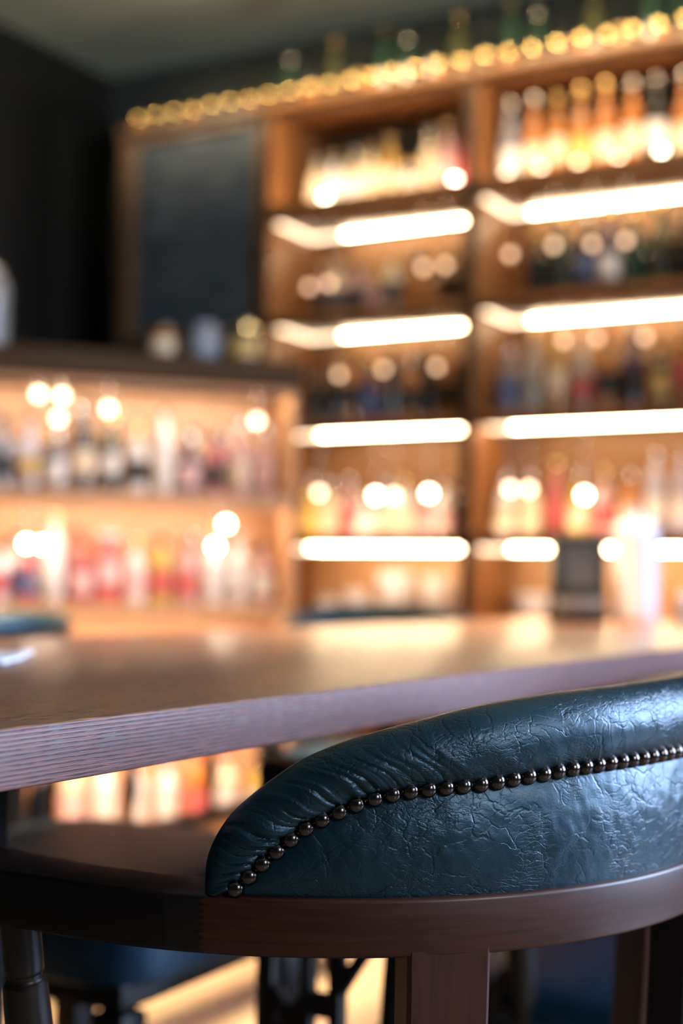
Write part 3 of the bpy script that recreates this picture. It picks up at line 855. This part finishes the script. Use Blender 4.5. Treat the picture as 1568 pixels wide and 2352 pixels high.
SHAPES = {
 'wine':  dict(body=[(.030, 0), (.0365, .004), (.037, .02), (.037, .165), (.034, .19), (.020, .225), (.0145, .245), (.0140, .285)], cap=[(.0150, .2855), (.0155, .290), (.0155, .318), (.012, .321), (.001, .322)], lab=(.055, .14, .0375)),
 'spirit': dict(body=[(.036, 0), (.042, .005), (.042, .02), (.042, .150), (.038, .168), (.022, .186), (.0150, .20), (.0148, .228)], cap=[(.0175, .2285), (.018, .233), (.018, .258), (.015, .262), (.001, .263)], lab=(.04, .125, .0425)),
 'squat': dict(body=[(.034, 0), (.043, .006), (.046, .035), (.045, .075), (.036, .105), (.019, .125), (.0150, .137), (.0150, .150)], cap=[(.012, .1505), (.017, .156), (.021, .168), (.019, .181), (.010, .190), (.001, .192)], lab=(.03, .075, .0468)),
 'tall':  dict(body=[(.027, 0), (.032, .004), (.0325, .02), (.034, .18), (.031, .215), (.0165, .245), (.0130, .26), (.0130, .290)], cap=[(.0148, .2905), (.0150, .294), (.0150, .316), (.013, .320), (.001, .321)], lab=(.07, .16, .0342)),
 'mini':  dict(body=[(.026, 0), (.032, .003), (.033, .012), (.032, .026), (.026, .034), (.022, .037)], cap=[(.0245, .0375), (.0275, .042), (.0285, .052), (.0255, .066), (.0165, .077), (.001, .0815)], lab=(.008, .024, .0334)),
 'jar':   dict(body=[(.034, 0), (.041, .004), (.042, .015), (.042, .085), (.038, .096), (.034, .100)], cap=[(.0375, .1005), (.038, .104), (.038, .118), (.034, .122), (.001, .123)], lab=(.025, .07, .0425)),
}
def make_bottle(shape, col, lab, cap):
    key = (shape, col, lab, cap)
    if key in PRO: return PRO[key]
    S = SHAPES[shape]
    d = {}
    for part, prof, mat in (('glass_body', smooth_prof(S['body'], 4), GLASS[col]), ('cap', smooth_prof(S['cap'], 3), CAPM[cap])):
        bm = bmesh.new(); lathe(bm, prof, 20)
        bmesh.ops.recalc_face_normals(bm, faces=bm.faces[:])
        me = bpy.data.meshes.new(shape + '_' + part); bm.to_mesh(me); bm.free(); me.materials.append(mat)
        for p in me.polygons: p.use_smooth = True
        try: me.set_sharp_from_angle(angle=math.radians(50))
        except Exception: pass
        d[part] = me
    if lab:
        z0, z1, r = S['lab']; bm = bmesh.new()
        rr = [[bm.verts.new((r * math.cos(a), r * math.sin(a), z)) for a in [2 * PI * i / 20 for i in range(20)]] for z in (z0, z1)]
        for i in range(20): bm.faces.new((rr[0][i], rr[0][(i + 1) % 20], rr[1][(i + 1) % 20], rr[1][i]))
        me = bpy.data.meshes.new(shape + '_paper_label'); bm.to_mesh(me); bm.free(); me.materials.append(LBL[lab])
        for p in me.polygons: p.use_smooth = True
        d['paper_label'] = me
    PRO[key] = d
    return d
ORD = ['first', 'second', 'third', 'fourth', 'fifth', 'sixth', 'seventh', 'eighth', 'ninth', 'tenth', 'eleventh', 'twelfth', 'thirteenth', 'fourteenth', 'fifteenth', 'sixteenth',
       'seventeenth', 'eighteenth', 'nineteenth', 'twentieth'] + ['twenty-' + s for s in ('first', 'second', 'third', 'fourth', 'fifth', 'sixth', 'seventh', 'eighth', 'ninth')]
NAMEOF = {'wine': 'wine bottle', 'spirit': 'spirit bottle', 'squat': 'squat decanter', 'tall': 'tall liqueur bottle', 'mini': 'small round jar', 'jar': 'jar', 'carton': 'carton'}
def put(spec, x, y, z, label, group, sc=1.0, rz=None):
    shape, col, lab, cap = spec
    rz = random.uniform(-.3, .3) if rz is None else rz
    nm = {'squat': 'decanter', 'jar': 'jar', 'mini': 'jar'}.get(shape, 'bottle')
    t = thing(nm, label, nm, (x, y, z + .0003), rz, group)
    t.scale = (sc, sc, sc)
    for part, me in make_bottle(shape, col, lab, cap).items():
        link(bpy.data.objects.new(part, me), t)
    return t
CART = {}
def carton(col, band, x, y, z, w, d, h, label, group, rz=0):
    key = (col, band)
    t = thing('carton', label, 'carton', (x, y, z + .0003), rz, group)
    bxo('carton_box', LBL[col], (0, 0, h / 2), (w, d, h), t, .002)
    bxo('printed_band', LBL[band], (0, -d / 2 - .0006, h * .45), (w * .86, .001, h * .35), t)
    bxo('carton_lid', LBL[band], (0, 0, h + .006), (w * 1.02, d * 1.02, .012), t, .002)
    return t

def fill(row, where, xa, xb, y, z, specs, group, jit=.012, sc=1.0, n=None, from_what='from the left'):
    """set a row of goods out between xa and xb"""
    n = n or len(specs)
    for i in range(n):
        x = xa + (xb - xa) * (i + .5) / n
        sp = specs[i % len(specs)]
        if sp is None: continue
        yy = y + random.uniform(-jit, jit)
        s_ = sc * random.uniform(.95, 1.04)
        if sp[0] == 'carton':
            _, col, band, h = sp
            carton(col, band, x, yy, z, .072, .07, h, f'{col} carton with {band} band, {ORD[i]} {from_what} {where}', group)
        else:
            put(sp, x, yy, z, f'{sp[1]} {NAMEOF[sp[0]]}, {sp[3]} cap, {ORD[i]} {from_what} {where}', group, s_)

B1, B2 = BAYS
a1, b1 = B1[0] + .10, B1[1] - .01
a2, b2 = B2[0] + .03, B2[1] - .01
zt = [z + BT for z in BOARDS]
# gold-topped bottles along the very top
fill('top', 'along the cabinet tops', -3.655, -1.17, YF + .050, TOPZ + .0008, [('mini', 'amber', None, 'gold'), ('mini', 'olive', None, 'gold'), ('mini', 'dark', None, 'gold')], 'small gold lidded jars along the cabinet tops', .004, 1.0, 27)
fill('top2', 'in the rear row up top', -3.0, -1.2, YF + .17, TOPZ + .0008, [('spirit', 'green', None, 'silver'), ('tall', 'dark', None, 'black'), ('wine', 'olive', None, 'gold'), ('spirit', 'dark', 'gold', 'black'), ('tall', 'green', None, 'gold')], 'bottles behind the gold topped ones', .01, .95, 17)
# top compartment
fill('t1', 'in left top compartment', a1, b1, 4.76, zt[0], [('spirit', 'cream', 'cream', 'silver'), ('spirit', 'white', 'white', 'gold'), ('spirit', 'cream', 'white', 'silver'), ('spirit', 'cream', 'cream', 'gold'), ('tall', 'gold', 'cream', 'gold'), ('squat', 'white', 'cream', 'gold'), ('tall', 'cream', 'cream', 'silver'), ('tall', 'pink', 'pink', 'gold'), ('wine', 'red', 'red', 'red')], 'bottles in the left top compartment', .012, .88, 9)
fill('t2', 'in right top compartment', a2, b2, 4.76, zt[0], [('wine', 'grey', 'white', 'silver'), ('wine', 'orange', 'cream', 'silver'), ('tall', 'amber', 'cream', 'gold'), ('wine', 'amber', 'gold', 'gold'), ('wine', 'orange', 'cream', 'gold'), ('tall', 'orange', 'cream', 'silver'), ('tall', 'dark', 'white', 'silver'), ('wine', 'orange', 'cream', 'silver'), ('tall', 'amber', 'white', 'gold')], 'bottles in the right top compartment', .015, 1.02, 9)
# second
fill('s1', 'on second shelf, left bay', a1, b1, 4.80, zt[1], [('spirit', 'pink', 'dark', 'gold'), ('spirit', 'cream', 'dark', 'silver'), ('spirit', 'pink', 'dark', 'gold'), ('squat', 'pink', None, 'gold'), ('spirit', 'cream', 'dark', 'gold'), ('spirit', 'amber', None, 'silver'), ('squat', 'amber', None, 'gold'), ('spirit', 'gold', 'dark', 'gold'), ('spirit', 'dark', None, 'black')], 'bottles on the second shelf of the left bay', .02, .86, 9)
fill('s2', 'on second shelf, right bay', a2, b2, 4.80, zt[1], [None, ('spirit', 'dark', None, 'gold'), ('wine', 'green', 'dark', 'gold'), ('tall', 'dark', 'blue', 'silver'), ('wine', 'purple', 'white', 'gold'), ('wine', 'green', None, 'gold'), ('wine', 'olive', 'dark', 'gold'), ('tall', 'dark', 'dark', 'black'), ('wine', 'green', 'dark', 'gold')], 'bottles on the second shelf of the right bay', .02, .98, 9)
fill('s1b', 'at rear of second shelf, left bay', a1 + .03, b1, 4.91, zt[1], [('spirit', 'dark', 'dark', 'black'), ('wine', 'dark', None, 'black'), ('spirit', 'olive', 'dark', 'gold')], 'dark bottles at the rear of the second shelf, left bay', .006, .80, 8)
fill('s2b', 'at rear of second shelf, right bay', a2 + .1, b2, 4.90, zt[1], [('wine', 'dark', 'dark', 'black'), ('spirit', 'green', 'dark', 'black'), ('wine', 'olive', None, 'black')], 'dark bottles at the rear of the second shelf, right bay', .006, .90, 8)
# third
fill('r1', 'on third shelf, left bay', a1, b1, 4.78, zt[2], [('spirit', 'dark', 'dark', 'black'), ('spirit', 'dark', None, 'gold'), ('tall', 'amber', 'dark', 'gold'), ('spirit', 'purple', 'blue', 'gold'), ('tall', 'dark', None, 'gold'), ('spirit', 'amber', 'dark', 'silver'), ('tall', 'dark', 'dark', 'gold'), ('wine', 'amber', 'dark', 'silver'), ('spirit', 'dark', 'dark', 'black')], 'bottles on the third shelf of the left bay', .02, .92, 9)
fill('r2', 'on third shelf, right bay', a2, b2, 4.78, zt[2], [('spirit', 'grey', 'blue', 'silver'), ('wine', 'clear', None, 'gold'), ('tall', 'gold', 'cream', 'gold'), ('spirit', 'clear', 'red', 'silver'), ('wine', 'amber', 'dark', 'red'), ('wine', 'purple', 'dark', 'silver'), ('spirit', 'olive', 'gold', 'gold'), ('tall', 'amber', 'red', 'silver'), ('wine', 'grey', 'blue', 'gold')], 'bottles on the third shelf of the right bay', .02, .98, 9)
fill('r1b', 'at rear of third shelf, left bay', a1 + .03, b1, 4.90, zt[2], [('spirit', 'dark', 'dark', 'black'), ('wine', 'dark', None, 'black'), ('spirit', 'amber', 'dark', 'gold')], 'dark bottles at the rear of the third shelf, left bay', .006, .86, 8)
fill('r2b', 'at rear of third shelf, right bay', a2 + .05, b2, 4.90, zt[2], [('spirit', 'olive', 'dark', 'black'), ('wine', 'dark', None, 'black'), ('spirit', 'amber', 'dark', 'gold')], 'dark bottles at the rear of the third shelf, right bay', .006, .92, 8)
# fourth: pale bottles and jars with bright tops
fill('q1', 'on fourth shelf, left bay', a1, b1, 4.76, zt[3], [('spirit', 'yellow', 'gold', 'silver'), ('spirit', 'cream', 'cream', 'silver'), ('spirit', 'pink', 'red', 'silver'), ('squat', 'white', 'white', 'silver'), ('spirit', 'clear', 'cream', 'silver'), ('spirit', 'white', 'cream', 'gold'), ('squat', 'pink', 'pink', 'silver'), ('spirit', 'white', 'pink', 'silver'), ('wine', 'dark', None, 'black')], 'bottles on the fourth shelf of the left bay', .015, .88, 9)
fill('q2', 'on fourth shelf, right bay', a2, b2, 4.76, zt[3], [('spirit', 'white', 'cream', 'silver'), ('spirit', 'cream', 'cream', 'silver'), ('tall', 'red', 'red', 'gold'), ('spirit', 'yellow', 'cream', 'silver'), ('spirit', 'pink', 'red', 'gold'), ('spirit', 'orange', 'cream', 'silver'), ('tall', 'lavender', 'white', 'silver'), ('tall', 'lavender', 'white', 'silver'), ('spirit', 'dark', 'dark', 'black')], 'bottles on the fourth shelf of the right bay', .015, .90, 9)
# cups and bowls on the counter
def cup_prof(r, h): return [(q, max(z, 0.0)) for q, z in smooth_prof([(r * .45, 0), (r * .55, .004), (r * .85, h * .4), (r, h * .9), (r, h), (r * .94, h), (r * .9, h * .88), (r * .75, h * .4), (r * .3, .010), (.001, .009)], 3)]
cups = [(-2.80, .040, .08, 'white cup on the lowest bar shelf below the left post'), (-2.67, .045, .11, 'tall white beaker on the lowest bar shelf under the left bay'), (-2.50, .064, .18, 'large white jug on the lowest bar shelf under the left bay'), (-2.32, .056, .165, 'white jug on the lowest bar shelf beside the large one'), (-1.94, .068, .11, 'pale bowl on the lowest bar shelf under the right bay'), (-1.74, .066, .11, 'pale bowl nearer the dispenser on the lowest bar shelf')]
bxo('shelf_board', MAT_PEACH, ((XS[0] + XS[2] + .04) / 2, (YF + YB) / 2 + .01, Z(.675)), (XS[2] - XS[0] - .05, YB - YF - .06, .030), shelf, .003)
for x, r, h, lab in cups:
    t = thing('cup', lab, 'cup', (x, 4.90, .690 + .0003), 0, 'white cups on the lowest bar shelf')
    lathe_obj('cup_bowl', cup_prof(r, h), MAT_CERAM, t, 24)
    bm = bmesh.new(); pr = None
    for k in range(11):
        q = -PI / 2 + PI * k / 10; c = Vector((r * .93 + r * .45 * math.cos(q), 0, h * .55 + h * .28 * math.sin(q))); nn = Vector((math.cos(q), 0, math.sin(q)))
        ring = [bm.verts.new(c + (nn * math.cos(w) + Vector((0, 1, 0)) * math.sin(w)) * .005) for w in [j * PI / 3 for j in range(6)]]
        if pr:
            for j in range(6): bm.faces.new((pr[j], pr[(j + 1) % 6], ring[(j + 1) % 6], ring[j]))
        pr = ring
    finish('handle', bm, MAT_CERAM, t)

MAT_GLINT = glow('shelf_light_globe', (1.0, .84, .62), 34)  # for the added glint globes
MAT_GLINT_SOFT = glow('soft_shelf_light_globe', (1.0, .72, .50), 11)  # for the softer added glint globes
def stand_glint(x, y, z, label, group, soft=False, r=.0135):  # glowing globe on a stem, added in place of a glint on glass
    t = thing('shelf_light', label, 'light', (x, y, z), 0, group)  # added glint globe
    lathe_obj('glint_stem', [(.0085, 0), (.009, .002), (.004, .004), (.003, .022), (.006, .026)], MAT_STEEL, t, 12)
    lathe_obj('light_globe', [(.004, .0262)] + [(r * math.sin(math.radians(a)), .0262 + r * .95 - r * math.cos(math.radians(a))) for a in range(20, 171, 15)] + [(.001, .0262 + r * 1.95)], MAT_GLINT_SOFT if soft else MAT_GLINT, t, 16)  # ball of the added glint globe
GB = 'added glint globes on the bar shelves'
for x, zz, lab, sf in ((-2.715, zt[0], 'added glint globe on the left top compartment board, by its left end', 0), (-2.165, zt[0], 'added glint globe on the left top compartment board, by its right end', 0),
        (-1.395, zt[0], 'bright added glint globe on the right top compartment board, under the chalk white bottles', 0), (-1.545, zt[0], 'soft added glint globe on the right top compartment board, beside the bright one', 1), (-1.69, zt[0], 'soft added glint globe on the right top compartment board, two from the bright one', 1), (-1.83, zt[0], 'soft added glint globe on the right top compartment board, three from the bright one', 1), (-1.96, zt[0], 'soft added glint globe on the right top compartment board, at its left end', 1)):
    stand_glint(x, 4.69, zz + .0005, lab, GB, sf)
MAT_GLINT_DIM = glow('dim_glint_glow', (1.0, .64, .40), 3.4)
def hang_glint(x, y, z, ztop, label, group, mat, r=.0135):  # glowing globe on a cord, added to stand in for a bottle glint
    t = thing('hung_glint_globe', label, 'light', (x, y, ztop), 0, group)
    lathe_obj('glint_cord', [(.008, -.0006), (.008, -.006), (.0015, -.007), (.0015, z - ztop + r), (.006, z - ztop + r - .001), (.006, z - ztop + r * .8)], MAT_STEEL, t, 10)
    lathe_obj('light_globe', [(r * math.sin(math.radians(a)), z - ztop + r * math.cos(math.radians(a))) for a in range(6, 180, 12)], mat, t, 16)  # ball of the added glint globe
GH = 'added glint globes over the bar bottles'
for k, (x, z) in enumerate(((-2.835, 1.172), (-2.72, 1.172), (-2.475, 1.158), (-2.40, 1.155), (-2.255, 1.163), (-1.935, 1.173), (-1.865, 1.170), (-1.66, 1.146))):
    hang_glint(x, 4.69, z, BOARDS[2], f'bright added glint globe hung over the fourth bar shelf, {ORD[k]} from the chalkboard side', GH, MAT_GLINT if k in (2, 4, 7) else MAT_GLINT_SOFT)
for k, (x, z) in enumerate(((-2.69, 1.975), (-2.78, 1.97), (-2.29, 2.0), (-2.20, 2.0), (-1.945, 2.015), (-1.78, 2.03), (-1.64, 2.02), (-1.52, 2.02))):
    hang_glint(x, 4.69, z, BOARDS[0], f'dim added glint globe hung over the second bar shelf, {ORD[k]} from the chalkboard side', GH, MAT_GLINT_DIM)
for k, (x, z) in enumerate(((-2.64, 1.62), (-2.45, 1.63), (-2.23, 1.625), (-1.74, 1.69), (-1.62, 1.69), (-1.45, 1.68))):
    hang_glint(x, 4.69, z, BOARDS[1], f'dim added glint globe hung over the third bar shelf, {ORD[k]} from the chalkboard side', GH, MAT_GLINT_DIM)
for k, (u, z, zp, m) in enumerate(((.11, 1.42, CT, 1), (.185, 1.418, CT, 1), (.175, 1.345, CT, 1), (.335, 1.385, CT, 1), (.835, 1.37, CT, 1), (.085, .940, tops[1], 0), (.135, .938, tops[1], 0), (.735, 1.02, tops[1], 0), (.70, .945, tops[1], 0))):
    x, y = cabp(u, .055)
    hang_glint(x, y, z, zp, f'added glint globe hung in the corner cabinet, {ORD[k] if k < 5 else ORD[k - 5]} from the left over its {"top" if k < 5 else "second"} shelf', 'added glint globes in the corner cabinet', MAT_GLINT if m == 0 else MAT_GLINT_SOFT)
# corner cabinet goods (u along its face, v depth)
def fillc(where, u0, u1, v, z, specs, group, sc=1.0):
    n = len(specs)
    for i, sp in enumerate(specs):
        if sp is None: continue
        u = u0 + (u1 - u0) * (i + .5) / n
        x, y = cabp(u, v + random.uniform(-.012, .012))
        if sp[0] != 'carton' : sp = sp[:3] + (random.choice(['gold', 'black', 'black', 'silver', 'red']),)
        if sp[0] == 'carton':
            carton(sp[1], sp[2], x, y, z, .075, .06, sp[3], f'{sp[1]} carton with {sp[2]} band, {ORD[i]} from the left {where}', group, ANG)
        else:
            put(sp, x, y, z, f'{sp[1]} {NAMEOF[sp[0]]}, {sp[3]} cap, {ORD[i]} from left {where}', group, sc * random.uniform(.82, 1.06))
fillc('on top corner cabinet shelf', -.30, .93, .13, LB[0], [('wine', 'grey', 'white', 'gold'), ('spirit', 'dark', 'white', 'silver'), ('spirit', 'pink', 'cream', 'gold'), ('spirit', 'grey', 'dark', 'silver'), ('wine', 'lavender', 'gold', 'silver'), ('spirit', 'grey', 'white', 'silver'), ('wine', 'dark', 'cream', 'silver'), ('tall', 'green', 'white', 'gold'), ('spirit', 'white', 'dark', 'gold'), ('tall', 'white', 'white', 'silver'), ('spirit', 'purple', 'pink', 'silver'), ('spirit', 'red', 'dark', 'gold'), ('wine', 'pink', 'cream', 'gold'), ('wine', 'pink', 'pink', 'silver')], 'bottles on the top corner cabinet shelf', .90)
fillc('at rear of top corner cabinet shelf', -.28, .91, .225, LB[0], [('spirit', 'dark', 'cream', 'gold'), ('spirit', 'grey', 'white', 'gold'), ('wine', 'lavender', 'dark', 'gold'), ('spirit', 'white', 'pink', 'gold'), ('spirit', 'green', 'cream', 'gold'), ('wine', 'grey', 'pink', 'gold'), ('spirit', 'dark', 'pink', 'gold'), ('spirit', 'lavender', 'white', 'gold'), ('spirit', 'pink', 'white', 'gold'), ('spirit', 'cream', 'pink', 'gold'), ('spirit', 'pink', 'cream', 'gold'), ('spirit', 'pink', 'pink', 'gold')], 'bottles at the rear of the top corner cabinet shelf', .86)
fillc('at rear of second corner cabinet shelf', -.28, .91, .225, LB[1], [('spirit', 'pink', 'white', 'gold'), ('spirit', 'white', 'red', 'gold'), ('wine', 'cream', 'pink', 'gold'), ('spirit', 'white', 'blue', 'gold'), ('spirit', 'lavender', 'cream', 'gold'), ('wine', 'pink', 'red', 'gold'), ('spirit', 'cream', 'gold', 'gold'), ('spirit', 'gold', 'cream', 'gold'), ('spirit', 'white', 'pink', 'gold'), ('spirit', 'pink', 'cream', 'gold'), ('spirit', 'white', 'white', 'gold'), ('spirit', 'cream', 'pink', 'gold')], 'bottles at the rear of the second corner cabinet shelf', .86)
fillc('on second corner cabinet shelf', -.30, .93, .13, LB[1], [('wine', 'white', 'pink', 'silver'), ('spirit', 'lavender', 'white', 'silver'), ('wine', 'lavender', 'white', 'gold'), ('spirit', 'white', 'red', 'silver'), ('spirit', 'red', 'blue', 'silver'), ('tall', 'white', 'white', 'silver'), ('spirit', 'red', 'pink', 'gold'), ('carton', 'red', 'pink', .22), ('spirit', 'white', 'pink', 'silver'), ('spirit', 'yellow', 'red', 'gold'), ('spirit', 'pink', 'red', 'silver'), ('wine', 'white', 'white', 'silver'), ('tall', 'white', 'white', 'silver'), ('spirit', 'pink', 'white', 'gold')], 'bottles on the second corner cabinet shelf', .90)
fillc('on third corner cabinet shelf', -.30, .93, .15, LB[2], [('spirit', 'cream', 'cream', 'gold'), ('spirit', 'white', 'cream', 'silver'), ('spirit', 'white', 'cream', 'gold'), ('spirit', 'pink', 'white', 'silver'), ('spirit', 'cream', 'white', 'gold'), ('spirit', 'pink', 'cream', 'silver'), ('spirit', 'white', 'white', 'gold'), ('spirit', 'cream', 'gold', 'gold'), ('spirit', 'cream', 'pink', 'silver')], 'bottles on the third corner cabinet shelf', .85)
fillc('on lowest corner cabinet shelf', -.30, .93, .15, LB[3], [('spirit', 'white', 'cream', 'silver'), ('spirit', 'cream', 'white', 'gold'), ('spirit', 'pink', 'white', 'silver'), ('spirit', 'white', 'pink', 'silver'), ('wine', 'white', 'cream', 'gold'), ('spirit', 'cream', 'pink', 'silver'), ('spirit', 'white', 'white', 'silver'), ('spirit', 'white', 'white', 'gold'), ('spirit', 'white', 'white', 'silver'), ('spirit', 'orange', 'red', 'gold'), ('spirit', 'cream', 'white', 'silver'), ('spirit', 'yellow', 'white', 'silver')], 'bottles on the lowest corner cabinet shelf', .90)
# on the crown of the corner cabinet
CZ = CT + .090
def on_crown(u, v): x, y = cabp(u, v); return (x, y, CZ + .0005)
MAT_BLUEPOT = plain('grey_blue_glaze', (.30, .34, .44), .3, coat=.4)
pot = thing('pitcher', 'grey blue pitcher standing on top of the corner cabinet', 'pitcher', on_crown(.66, .12))
lathe_obj('pitcher_body', smooth_prof([(.03, 0), (.042, .006), (.055, .04), (.05, .085), (.036, .115), (.040, .13), (.036, .13), (.030, .112), (.001, .10)], 4), MAT_BLUEPOT, pot)
bm = bmesh.new(); pr = None
for k in range(11):
    q = -PI / 2 + PI * k / 10; c = Vector((.042 + .03 * math.cos(q), 0, .075 + .038 * math.sin(q))); nn = Vector((math.cos(q), 0, math.sin(q)))
    ring = [bm.verts.new(c + (nn * math.cos(w) + Vector((0, 1, 0)) * math.sin(w)) * .005) for w in [j * PI / 3 for j in range(6)]]
    if pr:
        for j in range(6): bm.faces.new((pr[j], pr[(j + 1) % 6], ring[(j + 1) % 6], ring[j]))
    pr = ring
finish('handle', bm, MAT_BLUEPOT, pot)
x, y, z = on_crown(.80, .13)
put(('jar', 'olive', 'gold', 'gold'), x, y, z, 'olive jar with gold lid on the corner cabinet beside the pitcher', 'jars on the corner cabinet', 1.2)
x, y, z = on_crown(.52, .13)
put(('jar', 'amber', 'cream', 'black'), x, y, z, 'brown jar with black lid on the corner cabinet beside the pitcher', 'jars on the corner cabinet', 1.0)
MAT_CLEARJ = plain('clear_jar_glass', (.9, .92, .95), .05, trans=.7, vary=.01, coat=.5)
MAT_JAR_REFLECTION = plain('white_jar_filling', (.72, .76, .92), .6, vary=.05)  # for the core that stands in for the mirrored window
gj = thing('storage_jar', 'tall glass storage jar with added white core on the corner cabinet', 'jar', on_crown(-.055, .12))
lathe_obj('jar_filling', smooth_prof([(.050, .006), (.058, .012), (.060, .05), (.060, .18), (.057, .20), (.02, .205), (.001, .205)], 3), MAT_JAR_REFLECTION, gj)  # white core stands in for the window mirrored in the glass
lathe_obj('jar_glass', smooth_prof([(.056, 0), (.066, .006), (.069, .03), (.069, .20), (.060, .225), (.050, .235), (.050, .240)], 3), MAT_CLEARJ, gj)
lathe_obj('jar_lid', smooth_prof([(.053, .2405), (.054, .246), (.050, .262), (.03, .275), (.012, .279), (.014, .292), (.001, .298)], 3), MAT_STEEL, gj)

# ------------------------------------------------------------------ light
def area(name, loc, target, sx, sy, power, col):
    d = bpy.data.lights.new(name, 'AREA'); d.shape = 'RECTANGLE'; d.size = sx; d.size_y = sy; d.energy = power; d.color = col
    o = link(bpy.data.objects.new(name, d)); o.location = loc
    o.rotation_euler = (Vector(target) - Vector(loc)).to_track_quat('-Z', 'Y').to_euler()
    return o
area('window_daylight', (2.75, 3.55, 1.85), (-.6, 1.15, 1.0), 2.7, 2.4, 155, (.56, .70, 1.0)).data.spread = math.radians(84)
area('lamp_beside_viewer', (2.4, .25, 1.75), (-.6, 1.1, .7), .36, .36, 26, (1.0, .90, .78))
area('unseen_fill_on_ceiling', (2.9, 1.2, 2.0), (-1.9, 3.4, 3.12), 1.2, .8, 19, (1.0, .97, .92)).data.spread = math.radians(50)  # unseen fill added to lift the ceiling
area('overhead_warm_fill', (-1.75, 2.75, 3.05), (-1.75, 2.75, 0), .8, .8, 125, (1.0, .72, .43)).data.spread = math.radians(64)  # unseen warm fill added to brighten tabletop and floor
area('fill_behind_viewer', (2.75, .0, 1.7), (0, 1.6, .9), 1.2, 1.4, 34, (.62, .74, 1.0))  # cool fill added for the white canister and the jar
area('shelf_wash', (-2.4, 3.95, 3.05), (-2.4, 4.66, 2.74), 2.5, .06, 9, (1.0, .76, .46)).data.spread = math.radians(56)  # unseen wash added to brighten the jars along the top
w = bpy.data.worlds.new('world'); scn.world = w; w.use_nodes = True
bg = w.node_tree.nodes['Background']; bg.inputs['Color'].default_value = (.55, .68, .75, 1); bg.inputs['Strength'].default_value = .06

# row of ceiling spots added to put glints on the gold jar lids
MAT_DOWN = glow('added_spot_lens', (1.0, .86, .62), 6)
for i in range(5):
    x = -2.62 + i * .34
    t = thing('added_spot', f'added ceiling spot for glints above the bar shelving, {ORD[i]} from the chalkboard end', 'added_spot', (x, 4.42, HC), 0, 'added ceiling spots above the bar shelving')
    lathe_obj('added_spot_can', [(.036, -.0004), (.036, -.09), (.034, -.092), (.031, -.09), (.030, -.02)], MAT_CEIL, t, 20)
    lathe_obj('added_spot_lens', [(.028, -.024), (.029, -.0215), (.028, -.0205)], MAT_DOWN, t, 20)
    d = bpy.data.lights.new('added_spot_beam', 'SPOT'); d.energy = 8; d.color = (1.0, .80, .50); d.spot_size = math.radians(115); d.spot_blend = .4; d.shadow_soft_size = .022
    o = link(bpy.data.objects.new('added_spot_beam', d)); o.location = (x, 4.42, HC - .095)

scn.view_settings.view_transform = 'Standard'
scn.view_settings.look = 'None'
scn.view_settings.exposure = 0
scn.cycles.use_denoising = True
scn.cycles.max_bounces = 5
scn.cycles.diffuse_bounces = 3
scn.cycles.glossy_bounces = 3
scn.cycles.transmission_bounces = 4
scn.cycles.caustics_reflective = False
scn.cycles.caustics_refractive = False
scn.cycles.use_adaptive_sampling = True
scn.cycles.adaptive_threshold = .12
scn.cycles.adaptive_min_samples = 16
scn.cycles.sample_clamp_indirect = 6
